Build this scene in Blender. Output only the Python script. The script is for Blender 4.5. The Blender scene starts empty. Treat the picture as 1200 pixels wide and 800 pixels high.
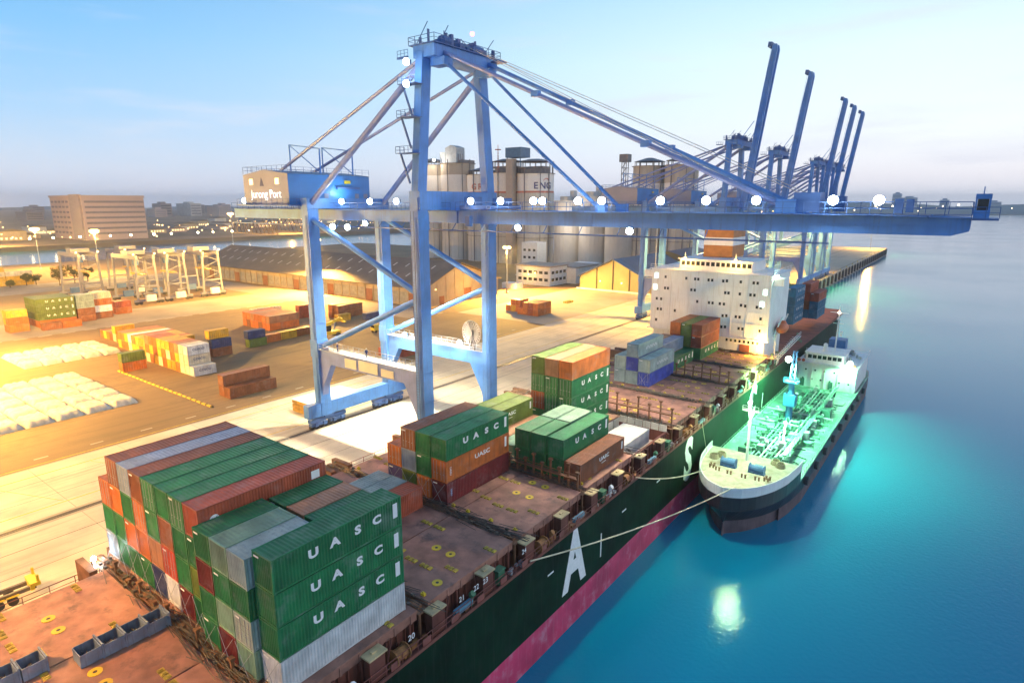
import bpy, math, random
from mathutils import Vector, Matrix
random.seed(7)
R = math.radians
S = bpy.context.scene
C = S.collection
# ---------------------------------------------------------------- camera
cam = bpy.data.cameras.new('camera'); cam.lens = 36 * 713 / 1200; cam.sensor_width = 36
cam.clip_start = 0.5; cam.clip_end = 30000
camo = bpy.data.objects.new('camera', cam); C.objects.link(camo)
camo.location = (0, 0, 45.3); camo.rotation_euler = (R(90 - 12.8), 0, R(36.95))
S.camera = camo
# ---------------------------------------------------------------- dusk sky
W = bpy.data.worlds.new('World'); S.world = W; W.use_nodes = True
nt = W.node_tree; nt.nodes.clear()
def N(t, **k):
    n = nt.nodes.new(t)
    for a, b in k.items(): setattr(n, a, b)
    return n
def Lk(a, b): nt.links.new(a, b)
tc = N('ShaderNodeTexCoord'); sep = N('ShaderNodeSeparateXYZ'); Lk(tc.outputs['Generated'], sep.inputs[0])
def ramp(stops):
    r = N('ShaderNodeValToRGB'); e = r.color_ramp.elements
    while len(e) < len(stops): e.new(0.5)
    for i, (p, c) in enumerate(stops): e[i].position = p; e[i].color = (*c, 1)
    Lk(sep.outputs['Z'], r.inputs[0]); return r
rl = ramp([(0, (.54, .62, .78)), (.045, (.46, .60, .80)), (.12, (.27, .52, .82)), (.22, (.14, .43, .79)), (.32, (.07, .32, .70)), (.6, (.04, .18, .46)), (1, (.025, .11, .32))])
rr = ramp([(0, (.76, .80, .90)), (.035, (.78, .79, .88)), (.10, (.77, .84, .92)), (.20, (.68, .86, .94)), (.32, (.42, .69, .88)), (.6, (.13, .33, .60)), (1, (.03, .13, .35))])
dt = N('ShaderNodeVectorMath', operation='DOT_PRODUCT'); Lk(tc.outputs['Generated'], dt.inputs[0]); dt.inputs[1].default_value = (math.sin(R(50)), math.cos(R(50)), 0)
mr = N('ShaderNodeMapRange', interpolation_type='SMOOTHSTEP'); Lk(dt.outputs['Value'], mr.inputs[0])
mr.inputs[1].default_value = -.75; mr.inputs[2].default_value = .62
mx = N('ShaderNodeMix', data_type='RGBA'); Lk(mr.outputs[0], mx.inputs[0]); Lk(rl.outputs[0], mx.inputs[6]); Lk(rr.outputs[0], mx.inputs[7])
# thin streaky clouds
mp = N('ShaderNodeMapping'); Lk(tc.outputs['Generated'], mp.inputs[0]); mp.inputs['Scale'].default_value = (2.2, 2.2, 17)
nz = N('ShaderNodeTexNoise'); Lk(mp.outputs[0], nz.inputs[0]); nz.inputs['Scale'].default_value = 1.5; nz.inputs['Detail'].default_value = 6; nz.inputs['Roughness'].default_value = .55
mc = N('ShaderNodeMapRange', interpolation_type='SMOOTHSTEP'); Lk(nz.outputs[0], mc.inputs[0])
mc.inputs[1].default_value = .50; mc.inputs[2].default_value = .78; mc.inputs[3].default_value = 0; mc.inputs[4].default_value = .55
cl = N('ShaderNodeMix', data_type='RGBA'); Lk(mc.outputs[0], cl.inputs[0]); Lk(mx.outputs[2], cl.inputs[6]); cl.inputs[7].default_value = (.62, .66, .80, 1)
sky = N('ShaderNodeTexSky', sky_type='NISHITA'); sky.sun_disc = False; sky.sun_elevation = R(2); sky.sun_rotation = R(60)
sa = N('ShaderNodeVectorMath', operation='SCALE'); Lk(sky.outputs[0], sa.inputs[0]); sa.inputs['Scale'].default_value = .04
ad = N('ShaderNodeVectorMath', operation='ADD'); Lk(cl.outputs[2], ad.inputs[0]); Lk(sa.outputs[0], ad.inputs[1])
bg = N('ShaderNodeBackground'); Lk(ad.outputs[0], bg.inputs[0]); bg.inputs[1].default_value = 0.92
wo = N('ShaderNodeOutputWorld'); Lk(bg.outputs[0], wo.inputs[0])
# after-glow of the set sun
sl = bpy.data.lights.new('sun', 'SUN'); sl.energy = .35; sl.angle = R(25); sl.color = (1, .82, .78)
so = bpy.data.objects.new('sun', sl); C.objects.link(so); so.rotation_euler = (R(74), 0, R(120))
v = S.view_settings; v.view_transform = 'Standard'; v.look = 'None'; v.exposure = 0.4; v.gamma = 1; v.use_curve_mapping = False
S.render.engine = 'CYCLES'
try:
    S.cycles.max_bounces = 5; S.cycles.diffuse_bounces = 3; S.cycles.glossy_bounces = 3; S.cycles.volume_bounces = 0
except Exception: pass
# ---------------------------------------------------------------- materials
MATS = {}
def pm(name, col, rough=.6, metal=0., var=.2, scale=.6, bump=0., bscale=8., rnd=0., streak=0., spots=0., spotcol=(.12, .05, .02), spec=.5, spotscale=.35, streakcol=None, sscale=(2.3, 2.3, .16)):
    if name in MATS: return MATS[name]
    m = bpy.data.materials.new(name); m.use_nodes = True; t = m.node_tree; n = t.nodes; l = t.links
    b = n['Principled BSDF']; b.inputs['Roughness'].default_value = rough; b.inputs['Metallic'].default_value = metal
    b.inputs['Specular IOR Level'].default_value = spec
    co = n.new('ShaderNodeTexCoord'); last = None
    c = n.new('ShaderNodeRGB'); c.outputs[0].default_value = (*col, 1); last = c.outputs[0]
    vec = co.outputs['Object']
    if rnd:
        oi = n.new('ShaderNodeObjectInfo')
        sh = n.new('ShaderNodeVectorMath'); sh.operation = 'ADD'; l.new(vec, sh.inputs[0])
        k = n.new('ShaderNodeMath'); k.operation = 'MULTIPLY'; k.inputs[1].default_value = 90; l.new(oi.outputs['Random'], k.inputs[0])
        l.new(k.outputs[0], sh.inputs[1]); vec = sh.outputs[0]
        h = n.new('ShaderNodeHueSaturation'); l.new(last, h.inputs['Color'])
        q = n.new('ShaderNodeMapRange'); l.new(oi.outputs['Random'], q.inputs[0]); q.inputs[3].default_value = 1 - rnd; q.inputs[4].default_value = 1 + rnd
        l.new(q.outputs[0], h.inputs['Value']); last = h.outputs[0]
    if var:
        z = n.new('ShaderNodeTexNoise'); z.inputs['Scale'].default_value = scale; z.inputs['Detail'].default_value = 5; l.new(vec, z.inputs[0])
        q = n.new('ShaderNodeMapRange'); l.new(z.outputs[0], q.inputs[0]); q.inputs[1].default_value = .3; q.inputs[2].default_value = .7; q.inputs[3].default_value = 1 - var; q.inputs[4].default_value = 1 + var
        mm = n.new('ShaderNodeVectorMath'); mm.operation = 'SCALE'; l.new(last, mm.inputs[0]); l.new(q.outputs[0], mm.inputs['Scale']); last = mm.outputs[0]
    if streak:
        mpp = n.new('ShaderNodeMapping'); mpp.inputs['Scale'].default_value = sscale; l.new(vec, mpp.inputs[0])
        z = n.new('ShaderNodeTexNoise'); z.inputs['Scale'].default_value = 1.3; z.inputs['Detail'].default_value = 6; l.new(mpp.outputs[0], z.inputs[0])
        q = n.new('ShaderNodeMapRange'); l.new(z.outputs[0], q.inputs[0]); q.inputs[1].default_value = .52; q.inputs[2].default_value = .75; q.inputs[3].default_value = 0; q.inputs[4].default_value = streak
        mm = n.new('ShaderNodeMix'); mm.data_type = 'RGBA'; l.new(q.outputs[0], mm.inputs[0]); l.new(last, mm.inputs[6]); mm.inputs[7].default_value = (*(streakcol or spotcol), 1); last = mm.outputs[2]
    if spots:
        z = n.new('ShaderNodeTexNoise'); z.inputs['Scale'].default_value = spotscale; z.inputs['Detail'].default_value = 8; z.inputs['Roughness'].default_value = .65; l.new(vec, z.inputs[0])
        q = n.new('ShaderNodeMapRange'); l.new(z.outputs[0], q.inputs[0]); q.inputs[1].default_value = .53; q.inputs[2].default_value = .68; q.inputs[3].default_value = 0; q.inputs[4].default_value = spots
        mm = n.new('ShaderNodeMix'); mm.data_type = 'RGBA'; l.new(q.outputs[0], mm.inputs[0]); l.new(last, mm.inputs[6]); mm.inputs[7].default_value = (*spotcol, 1); last = mm.outputs[2]
    l.new(last, b.inputs['Base Color'])
    if bump:
        z = n.new('ShaderNodeTexNoise'); z.inputs['Scale'].default_value = bscale; z.inputs['Detail'].default_value = 4; l.new(vec, z.inputs[0])
        bp = n.new('ShaderNodeBump'); bp.inputs['Strength'].default_value = bump; bp.inputs['Distance'].default_value = .05; l.new(z.outputs[0], bp.inputs['Height']); l.new(bp.outputs[0], b.inputs['Normal'])
    MATS[name] = m; return m
def em(name, col, st):
    if name in MATS: return MATS[name]
    m = bpy.data.materials.new(name); m.use_nodes = True; n = m.node_tree.nodes; b = n['Principled BSDF']
    b.inputs['Base Color'].default_value = (*[min(1, x) for x in col], 1); b.inputs['Emission Color'].default_value = (*col, 1); b.inputs['Emission Strength'].default_value = st
    MATS[name] = m; return m
SOD = (1, .56, .11); WHI = (.80, .95, 1); GRN = (.55, 1, .72)
sodium = em('lamp_sodium', (1, .66, .24), 5); white_l = em('lamp_white', (.86, .97, 1), 30); green_l = em('lamp_green', (.72, 1, .84), 34)
warm_win = em('window_warm', (1, .7, .3), 2.2); red_l = em('lamp_red', (1, .1, .08), 8); city_l = em('lamp_city', (1, .60, .22), 5)
# ---------------------------------------------------------------- mesh helpers
ORG = {}
class MB:
    def __init__(s): s.v = []; s.f = []; s.m = []; s.k = 0
    def mi(s, k): s.k = k; return s
    def add(s, vs, fs):
        o = len(s.v); s.v += [tuple(p) for p in vs]; s.f += [tuple(i + o for i in f) for f in fs]; s.m += [s.k] * len(fs); return s
    def b(s, x0, x1, y0, y1, z0, z1):
        return s.add([(x0, y0, z0), (x1, y0, z0), (x1, y1, z0), (x0, y1, z0), (x0, y0, z1), (x1, y0, z1), (x1, y1, z1), (x0, y1, z1)],
                     [(0, 3, 2, 1), (4, 5, 6, 7), (0, 1, 5, 4), (1, 2, 6, 5), (2, 3, 7, 6), (3, 0, 4, 7)])
    def c(s, x, y, z, sx, sy, sz): return s.b(x - sx / 2, x + sx / 2, y - sy / 2, y + sy / 2, z - sz / 2, z + sz / 2)
    def bar(s, p, q, w, h=None):
        p = Vector(p); q = Vector(q); h = h or w; d = (q - p).normalized()
        a = Vector((1, 0, 0)) if abs(d.z) > .93 else d.cross(Vector((0, 0, 1))).normalized()
        if abs(d.z) > .93: a = (a - d * a.dot(d)).normalized()
        u = a.cross(d).normalized(); a *= w / 2; u *= h / 2
        return s.add([p - a - u, p + a - u, p + a + u, p - a + u, q - a - u, q + a - u, q + a + u, q - a + u],
                     [(0, 1, 2, 3), (7, 6, 5, 4), (4, 5, 1, 0), (5, 6, 2, 1), (6, 7, 3, 2), (7, 4, 0, 3)])
    def tube(s, p, q, r, n=8, r2=None, cap=True):
        p = Vector(p); q = Vector(q); r2 = r if r2 is None else r2; d = (q - p).normalized()
        a = d.cross(Vector((0, 0, 1) if abs(d.z) < .95 else (1, 0, 0))).normalized(); u = d.cross(a)
        vs = []
        for (c_, rr_) in ((p, r), (q, r2)):
            for i in range(n):
                t = 2 * math.pi * i / n; vs.append(c_ + a * math.cos(t) * rr_ + u * math.sin(t) * rr_)
        fs = [(i, (i + 1) % n, n + (i + 1) % n, n + i) for i in range(n)]
        if cap: fs += [tuple(range(n - 1, -1, -1)), tuple(range(n, 2 * n))]
        return s.add(vs, fs)
    def path(s, pts, r, n=6):
        for a, b_ in zip(pts, pts[1:]): s.tube(a, b_, r, n)
        return s
    def prism(s, pts, ax, a0, a1):   # polygon extruded along an axis
        def P(u, w, a): return {'x': (a, u, w), 'y': (u, a, w), 'z': (u, w, a)}[ax]
        n = len(pts)
        return s.add([P(u, w, a0) for u, w in pts] + [P(u, w, a1) for u, w in pts],
                     [tuple(range(n)), tuple(range(2 * n - 1, n - 1, -1))] + [(i, n + i, n + (i + 1) % n, (i + 1) % n) for i in range(n)])
    def rail(s, p, q, h=1.1, step=2., t=.05, mid=True):   # guard rail from p to q
        p = Vector(p); q = Vector(q); n = max(1, round((q - p).length / step)); up = Vector((0, 0, h))
        for i in range(n + 1):
            a = p.lerp(q, i / n); s.bar(a, a + up, t)
        s.bar(p + up, q + up, t)
        if mid: s.bar(p + up * .5, q + up * .5, t * .8)
        return s
    def sphere(s, c, r, n=10, m=6, sx=1, sy=1, sz=1):
        vs = [(c[0], c[1], c[2] + r * sz)]; fs = []
        for j in range(1, m):
            for i in range(n):
                t = math.pi * j / m; p = 2 * math.pi * i / n
                vs.append((c[0] + r * sx * math.sin(t) * math.cos(p), c[1] + r * sy * math.sin(t) * math.sin(p), c[2] + r * sz * math.cos(t)))
        vs.append((c[0], c[1], c[2] - r * sz)); L_ = len(vs) - 1
        for i in range(n):
            fs.append((0, 1 + i, 1 + (i + 1) % n)); b0 = 1 + (m - 2) * n; fs.append((L_, b0 + (i + 1) % n, b0 + i))
            for j in range(m - 2):
                a = 1 + j * n; fs.append((a + i, a + n + i, a + n + (i + 1) % n, a + (i + 1) % n))
        return s.add(vs, fs)
    def xf(s, fn): s.v = [tuple(fn(Vector(p))) for p in s.v]; return s
    def mesh(s, name, o=(0, 0, 0)):
        me = bpy.data.meshes.new(name); me.from_pydata([(x - o[0], y - o[1], z - o[2]) for x, y, z in s.v], [], s.f); 
        if any(s.m): me.polygons.foreach_set('material_index', s.m)
        me.update(); return me
    def build(s, name, mat, parent=None, smooth=False):
        me = s.mesh(name, ORG.get(parent, (0, 0, 0)))
        for m in (mat if isinstance(mat, (list, tuple)) else [mat]): me.materials.append(m)
        if smooth: me.polygons.foreach_set('use_smooth', [True] * len(me.polygons))
        return link(name, me, parent)
def link(name, me, parent=None, loc=None, rot=None, mat=None):
    o = bpy.data.objects.new(name, me); C.objects.link(o)
    if parent: o.parent = parent; ORG[o] = ORG.get(parent, (0, 0, 0))
    if loc is not None:
        g = ORG.get(parent, (0, 0, 0)); o.location = Vector(loc) - Vector(g)
    if rot is not None: o.rotation_euler = rot
    if mat is not None: o.material_slots[0].link = 'OBJECT'; o.material_slots[0].material = mat
    return o
def tag(o, label, cat, group=None):
    o['label'] = label; o['category'] = cat
    if group: o['group'] = group
    return o
def thing(name, label, cat, loc=(0, 0, 0), rz=0, group=None, local=False):
    o = bpy.data.objects.new(name, None); C.objects.link(o); o.location = loc; o.rotation_euler.z = rz; o.empty_display_size = .5
    ORG[o] = (0, 0, 0) if local else tuple(loc)
    return tag(o, label, cat, group)
def struct(o): o['kind'] = 'structure'; return o
def stuff(o): o['kind'] = 'stuff'; return o
def dup(o, parent=None, loc=None, rz=None):
    c = o.copy(); C.objects.link(c); c.parent = parent
    if loc is not None: c.location = loc
    if rz is not None: c.rotation_euler.z = rz
    for ch in list(o.children): dup(ch, c)
    return c
def lamp(name, loc, energy, col, parent=None, kind='POINT', size=.4, rot=None, cone=120, blend=.6):
    l = bpy.data.lights.new(name, kind); l.energy = energy; l.color = col; l.shadow_soft_size = size
    if kind == 'SPOT': l.spot_size = R(cone); l.spot_blend = blend
    o = bpy.data.objects.new(name, l); C.objects.link(o)
    if parent: o.parent = parent
    o.location = Vector(loc) - Vector(ORG.get(parent, (0, 0, 0)))
    if rot: o.rotation_euler = rot
    return o
TXT = {}
def text_mesh(s, size=1., bold=.0, sx=1.):
    k = (s, size, bold, sx)
    if k in TXT: return TXT[k]
    cu = bpy.data.curves.new('lettering', 'FONT'); cu.body = s; cu.size = size; cu.align_x = 'CENTER'; cu.align_y = 'CENTER'; cu.offset = bold; cu.resolution_u = 3
    o = bpy.data.objects.new('tmp', cu); C.objects.link(o); bpy.context.view_layer.update()
    me = bpy.data.meshes.new_from_object(o.evaluated_get(bpy.context.evaluated_depsgraph_get())); bpy.data.objects.remove(o); bpy.data.curves.remove(cu)
    for vv in me.vertices: vv.co.x *= sx
    me.name = 'lettering'; me.materials.clear(); me.materials.append(None); TXT[k] = me; return me
RX = (R(90), 0, R(90))      # lettering facing +X, reading along +Y
RY = (R(90), 0, 0)          # lettering facing -Y
def letters(s, loc, size, mat, parent, rot=RX, bold=.02, sx=1., name='lettering'):
    return link(name, text_mesh(s, size, bold, sx), parent, loc, rot, mat)
conc = pm('concrete', (.42, .36, .27), .85, var=.16, scale=.05, bump=.3, bscale=2., spots=.35, spotcol=(.20, .18, .16), spotscale=.07)
wht = pm('white_paint', (.78, .78, .76), .5, var=.06, streak=.25, spotcol=(.45, .38, .30))
dark = pm('dark_steel', (.03, .03, .035), .6, var=.2); gal = pm('galvanised', (.42, .44, .46), .5, .4, var=.15)
yel = pm('yellow_paint', (.72, .50, .03), .5, var=.15); glass = pm('dark_glass', (.02, .025, .03), .15, var=0)
letw = pm('letter_white', (.82, .82, .80), .6, var=.08, scale=1.5)
# ---------------------------------------------------------------- water
WZ = -6.2
def water_mat():
    m = bpy.data.materials.new('sea_water'); m.use_nodes = True; n = m.node_tree.nodes; l = m.node_tree.links; b = n['Principled BSDF']
    b.inputs['Base Color'].default_value = (.0, .10, .19, 1); b.inputs['Roughness'].default_value = .16; b.inputs['IOR'].default_value = 1.33
    co = n.new('ShaderNodeTexCoord'); 
    z1 = n.new('ShaderNodeTexNoise'); z1.inputs['Scale'].default_value = 1.6; z1.inputs['Detail'].default_value = 5; l.new(co.outputs['Object'], z1.inputs[0])
    z2 = n.new('ShaderNodeTexNoise'); z2.inputs['Scale'].default_value = .012; z2.inputs['Detail'].default_value = 3; l.new(co.outputs['Object'], z2.inputs[0])
    q = n.new('ShaderNodeMapRange'); l.new(z2.outputs[0], q.inputs[0]); q.inputs[1].default_value = .35; q.inputs[2].default_value = .65; q.inputs[3].default_value = .08; q.inputs[4].default_value = .16
    l.new(q.outputs[0], b.inputs['Roughness'])
    bp = n.new('ShaderNodeBump'); bp.inputs['Strength'].default_value = .2; bp.inputs['Distance'].default_value = .22; l.new(z1.outputs[0], bp.inputs['Height']); l.new(bp.outputs[0], b.inputs['Normal'])
    q2 = n.new('ShaderNodeMix'); q2.data_type = 'RGBA'; l.new(z2.outputs[0], q2.inputs[0]); q2.inputs[6].default_value = (.0, .19, .36, 1); q2.inputs[7].default_value = (.0, .24, .34, 1); l.new(q2.outputs[2], b.inputs['Base Color'])
    return m
struct(MB().add([(-9000, -6000, WZ), (9000, -6000, WZ), (9000, 12000, WZ), (-9000, 12000, WZ)], [(0, 1, 2, 3)]).build('water', water_mat()))
# ---------------------------------------------------------------- quay, yard, pier
QX = -71.0
quay = struct(MB().prism([(-575, -300), (QX, -300), (QX, 736), (-150, 736), (-172, 470), (-575, 470)], 'z', -12, 0).build('quay', conc))
asph = pm('yard_asphalt', (.26, .165, .08), .85, var=.28, scale=.03, bump=.25, bscale=1.5, streak=.5, streakcol=(.10, .07, .04), sscale=(.55, .025, 1), spots=.55, spotcol=(.12, .085, .05), spotscale=.06)
struct(MB().b(-574, -127, -299, 190, -.4, .004).b(-574, -172, 190, 469, -.4, .0045).build('container_yard', asph))
road = pm('road_concrete', (.30, .25, .20), .85, var=.2, scale=.06, spots=.4, spotcol=(.16, .13, .10), spotscale=.1, bump=.2)
struct(MB().b(-292, -256, -299, 189, -.3, .009).build('road', road)); struct(MB().b(-400, -176, 168, 186, -.3, .013).build('road', road))
struct(MB().b(-428, -385, -299, 187, -.3, .009).build('road', road))
pale = pm('apron_slab', (.60, .53, .40), .8, var=.16, scale=.12, streak=.45, streakcol=(.24, .20, .15), sscale=(.7, .03, 1), spots=.3, spotcol=(.28, .25, .21), spotscale=.15, bump=.2)
for i, (xa, xb) in enumerate([(-126.5, -119.5), (-119.4, -112.4), (-112.3, -104.6), (-102.2, -96.6), (-96.45, -90), (-89.9, -80)]):
    for j in range(-8, 26):
        y0 = j * 14.
        if y0 > 340: break
        p = MB().b(xa, xb, y0 + .06, y0 + 13.94, -.2, .010 + .003 * ((i + j) % 2)).build('apron_slab', pale, quay)
railm = pm('rail_steel', (.06, .045, .035), .5, .5)
for x in (-103.4, -73.6):
    for dx in (-.35, .35): MB().b(x + dx - .11, x + dx + .11, -250, 700, -.02, .03).build('rail_channel', railm, quay)
    MB().b(x - .08, x + .08, -250, 700, -.02, .05).build('crane_rail', railm, quay)
for x in (-96.5, -89.95, -112.35, -119.45): MB().b(x - .12, x + .12, -250, 700, -.02, .006).build('slab_joint', railm, quay)
ym = pm('line_yellow', (.62, .42, .04), .7, var=.3, scale=1.2); wm = pm('line_white', (.70, .66, .55), .7, var=.25, scale=1.)
mk = MB()
for x in (-127.9, -122.5, -108.): mk.b(x - .12, x + .12, -200, 330, .010, .0185)
quaymark = struct(mk.build('painted_line', ym))
mk = MB()
for y in range(-20, 120, 14): mk.add([(-122.3, y, .0185), (-122.0, y, .0185), (-108.2, y + 5.6, .0185), (-108.5, y + 5.6, .0185)], [(0, 1, 2, 3)])
struct(mk.build('painted_line', ym))
mk = MB()
for y in range(-200, 186, 7): mk.b(-255.6, -255.3, y, y + 4, .006, .0125)
struct(mk.build('painted_line', wm))
for y in range(-60, 180, 9): MB().b(-131.2, -130.7, y, y + 2.2, -.1, .0125).build('drain_cover', conc, quay)
# fenders of the far quay edge, bollards
fend = pm('fender_rubber', (.05, .05, .055), .8)
for y in range(190, 736, 13):
    MB().b(QX, QX + 1.1, y, y + 2.2, -5.6, -.6).b(QX + .1, QX + .5, y + 2.4, y + 4, -4.6, -.1).build('fender', fend, quay)
bol = MB().tube((0, 0, 0), (0, 0, .55), .28, 8).tube((0, 0, .55), (0, 0, .8), .42, 8).mesh('bollard'); bol.materials.append(yel)
for i, y in enumerate(range(250, 735, 25)):
    link('bollard', bol, quay, (-72, y, 0))
# far land across the basin and the far shores
land = pm('far_land', (.16, .11, .07), .9, var=.4, scale=.01)
struct(MB().b(-6000, -830, -3000, 2600, -9, -1).build('far_land', land))
struct(MB().prism([(-6000, 1500), (-700, 2700), (-150, 3300), (300, 3600), (1800, 3300), (4200, 3000), (9000, 3500), (9000, 7000), (-6000, 7000)], 'z', -9, -4).build('far_shore', land))
def hills(name, pts, depth, mat):
    random.seed(len(name) * 7 + int(pts[0][0])); mb = MB(); n = len(pts)
    for k, sc in ((0, 0.), (1, 1.), (2, 0.)):
        for (x, y, h) in pts: mb.v.append((x + (k * depth * .35), y + k * depth, -5 + h * sc))
    for k in range(2):
        for i in range(n - 1): mb.f.append((k * n + i, k * n + i + 1, (k + 1) * n + i + 1, (k + 1) * n + i)); mb.m.append(0)
    return struct(mb.build(name, mat))
hm = pm('hill_green', (.10, .12, .12), .9, var=.3, scale=.004)
random.seed(3)
hills('hills', [(-4200 + i * 170, 3900 + 300 * math.sin(i * .7), 18 + 30 * abs(math.sin(i * .55)) + random.random() * 15) for i in range(50)], 500, hm)
hills('hills', [(-5200, -1500 + i * 150, 8 + 14 * abs(math.sin(i * .4)) + random.random() * 8) for i in range(36)], 60, hm)
# ---------------------------------------------------------------- container ship
PX, SX, DZ, HZ = -69.4, -34.0, 7.0, 9.95       # port side, starboard side, main deck, hatch tops
ship = thing('container_ship', 'long dark-hulled container ship with red hatch covers moored along the quay', 'ship', (-51.7, 60, WZ))
hullm = pm('hull_paint', (.001, .022, .010), .6, var=.5, scale=.25, spots=.5, spotscale=.3, streakcol=(.03, .035, .03), streak=.5, spotcol=(.012, .03, .022), spec=.12)
bootm = pm('boot_topping', (.55, .04, .12), .55, var=.3, scale=.25, spots=.55, spotcol=(.50, .30, .36), spotscale=.5, streak=.3)
dkm = pm('deck_oxide', (.20, .065, .045), .7, var=.3, scale=.4, spots=.5, spotcol=(.10, .05, .035), spotscale=.5)
def outline(t):      # plan outline of the hull, t widens or narrows
    o = []
    for y, a in [(-150, .02), (-140, .25), (-120, .62), (-95, .9), (-70, 1), (200, 1), (232, .97), (250, .88)]: o.append((y, a))
    c = (PX + SX) / 2; h = (SX - PX) / 2
    return [(c + h * a * t, y) for y, a in o] + [(c - h * a * t, y) for y, a in reversed(o)]
MB().prism(outline(1), 'z', -2.0, DZ - .02).build('hull', hullm, ship)
MB().prism(outline(.9995), 'z', -14, -2.004).build('boot_topping', bootm, ship)
MB().prism(outline(.995), 'z', DZ - .3, DZ + .01).build('main_deck', dkm, ship)
MB().b(SX - .12, SX + .03, -60, 240, DZ - .1, DZ + .22).build('sheer_strake', dkm, ship)
# big side letters
for ch, y, sx in (('U', 21, 1.05), ('A', 58, .95), ('S', 95, 1.0), ('C', 132, 1.0)):
    letters(ch, (SX + .02, y, 2.6), 10.2, letw, ship, RX, .42, sx * .74)
fm = MB()
for y in (64.5, 140): fm.b(SX + .005, SX + .03, y, y + .25, -.2, 3.2)
for y in (70.5, 82, 52): fm.b(SX + .005, SX + .03, y, y + 1.2, 3.6, 3.8)
fm.build('tug_mark', letw, ship)
# hatch covers: three panels to a bay
hatm = pm('hatch_oxide', (.36, .17, .12), .65, var=.38, scale=.5, spots=.85, spotcol=(.15, .085, .07), spotscale=.55, streak=0, bump=.15, bscale=3, rnd=.12)
coam = pm('coaming', (.15, .045, .03), .7, var=.35, scale=.5, streak=.4, spotcol=(.06, .03, .02))
sock = MB(); sock.mi(0).tube((0, 0, 0), (0, 0, .05), .52, 12).mi(1).tube((0, 0, .05), (0, 0, .056), .17, 8)
sock_me = sock.mesh('lashing_socket'); sock_me.materials.append(yel); sock_me.materials.append(dark)
tw = MB()
for k in range(3): tw.c(-.55 + k * .55, 0, .06, .36, .5, .12).c(-.55 + k * .55, 0, .15, .16, .3, .06)
tw_me = tw.mesh('twistlock_base'); tw_me.materials.append(pm('twist_yellow', (.45, .33, .05), .6, var=.4, scale=2))
ped_me = MB().c(0, 0, .12, .45, .3, .24).c(0, 0, .3, .2, .15, .12).mesh('lifting_lug'); ped_me.materials.append(yel)
BAY = [5.95 + 14.25 * i for i in range(-2, 10)]
XS = [(-64.4, -53.4), (-53.25, -44.6), (-44.45, -35.35)]
for bi, y0 in enumerate(BAY):
    y1 = y0 + 12.6
    cm = MB()
    cm.b(-64.1, -63.7, y0 + .3, y1 - .3, DZ, HZ - .75).b(-36.1, -35.7, y0 + .3, y1 - .3, DZ, HZ - .75).b(-63.7, -36.1, y0 + .3, y0 + .7, DZ + .005, HZ - .8).b(-63.7, -36.1, y1 - .7, y1 - .3, DZ + .005, HZ - .8)
    for yy in range(5): cm.b(-35.7, -35.2, y0 + .8 + yy * 2.7, y0 + 1. + yy * 2.7, DZ, HZ - .85)
    cm.build('hatch_coaming', coam, ship)
    for hi, (xa, xb) in enumerate(XS):
        if abs(y0 - 77.2) < 1 and hi == 2: continue          # this hold stands open
        h = MB()
        h.b(xa, xb, y0 - .15, y1 + .15, HZ - .16, HZ).b(xa + .06, xb - .06, y0 - .1, y0 + .1, HZ - .95, HZ - .16).b(xa + .06, xb - .06, y1 - .1, y1 + .1, HZ - .95, HZ - .16)
        h.b(xa + .06, xa + .25, y0 + .1, y1 - .1, HZ - .95, HZ - .16).b(xb - .25, xb - .06, y0 + .1, y1 - .1, HZ - .95, HZ - .16)
        for k in range(7): h.b(xb - .06, xb + .02, y0 + .5 + k * 1.9, y0 + .7 + k * 1.9, HZ - .95, HZ - .17)
        ho = h.build('hatch_cover', hatm, ship)
        w = xb - xa
        for (u, t) in ((.30, .62), (.52, .62), (.30, .9), (.52, .9)) if bi % 2 else ((.38, .55), (.60, .55), (.1, .2), (.85, .2)):
            link('lashing_socket', sock_me, ho, (xa + w * u, y0 + 12.4 * t, HZ + .002))
        for (u, t) in ((.06, .35), (.32, .30), (.55, .30), (.80, .40), (.9, .8), (.1, .8)):
            link('twistlock_base', tw_me, ho, (xa + w * u, y0 + 12.4 * t, HZ + .002))
        for u in (.12, .5, .88): link('lifting_lug', ped_me, ho, (xa + w * u, y0 + .35, HZ + .002))
# cross decks between the bays: lashing bridges and loose rods
lbm = pm('lashing_steel', (.22, .10, .05), .65, var=.35, scale=1, streak=.4, spotcol=(.08, .04, .02))
rodm = pm('lashing_rod', (.13, .11, .09), .5, .5, var=.3, scale=2)
random.seed(5)
for bi, y0 in enumerate(BAY[1:] + [BAY[-1] + 14.25]):
    yc = y0 - .85
    g = MB().b(-68.6, -35.2, yc - .62, yc + .62, HZ - .55, HZ - .45)
    for k in range(14): g.bar((-68.3 + k * 2.54, yc - .5, DZ), (-68.3 + k * 2.54, yc - .5, HZ - .55), .2)
    for k in range(13):
        x = -67.6 + k * 2.6; g.c(x, yc + .1, HZ - .3, 1.2, .5, .3)
    g.build('cross_deck', lbm, ship)
    rods = MB()
    for k in range(150):
        x = random.uniform(-68, -36); a = random.uniform(-.25, .25); l = random.uniform(1.6, 3.6)
        yy = yc + random.gauss(0, .55) ; z = HZ + .05 + random.random() * .25; x = x if random.random() < .5 else random.uniform(-52, -40)
        rods.tube((x, yy, z), (x + l * math.cos(a), yy + l * math.sin(a), z + random.uniform(-.05, .1)), .035, 5)
    for k in range(40):
        x = random.uniform(-68, -36); rods.c(x, yc + random.uniform(-.7, .7), HZ + .02 + random.random() * .2, .35, .25, .22)
    stuff(rods.build('lashing_rods', rodm, ship))
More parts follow.
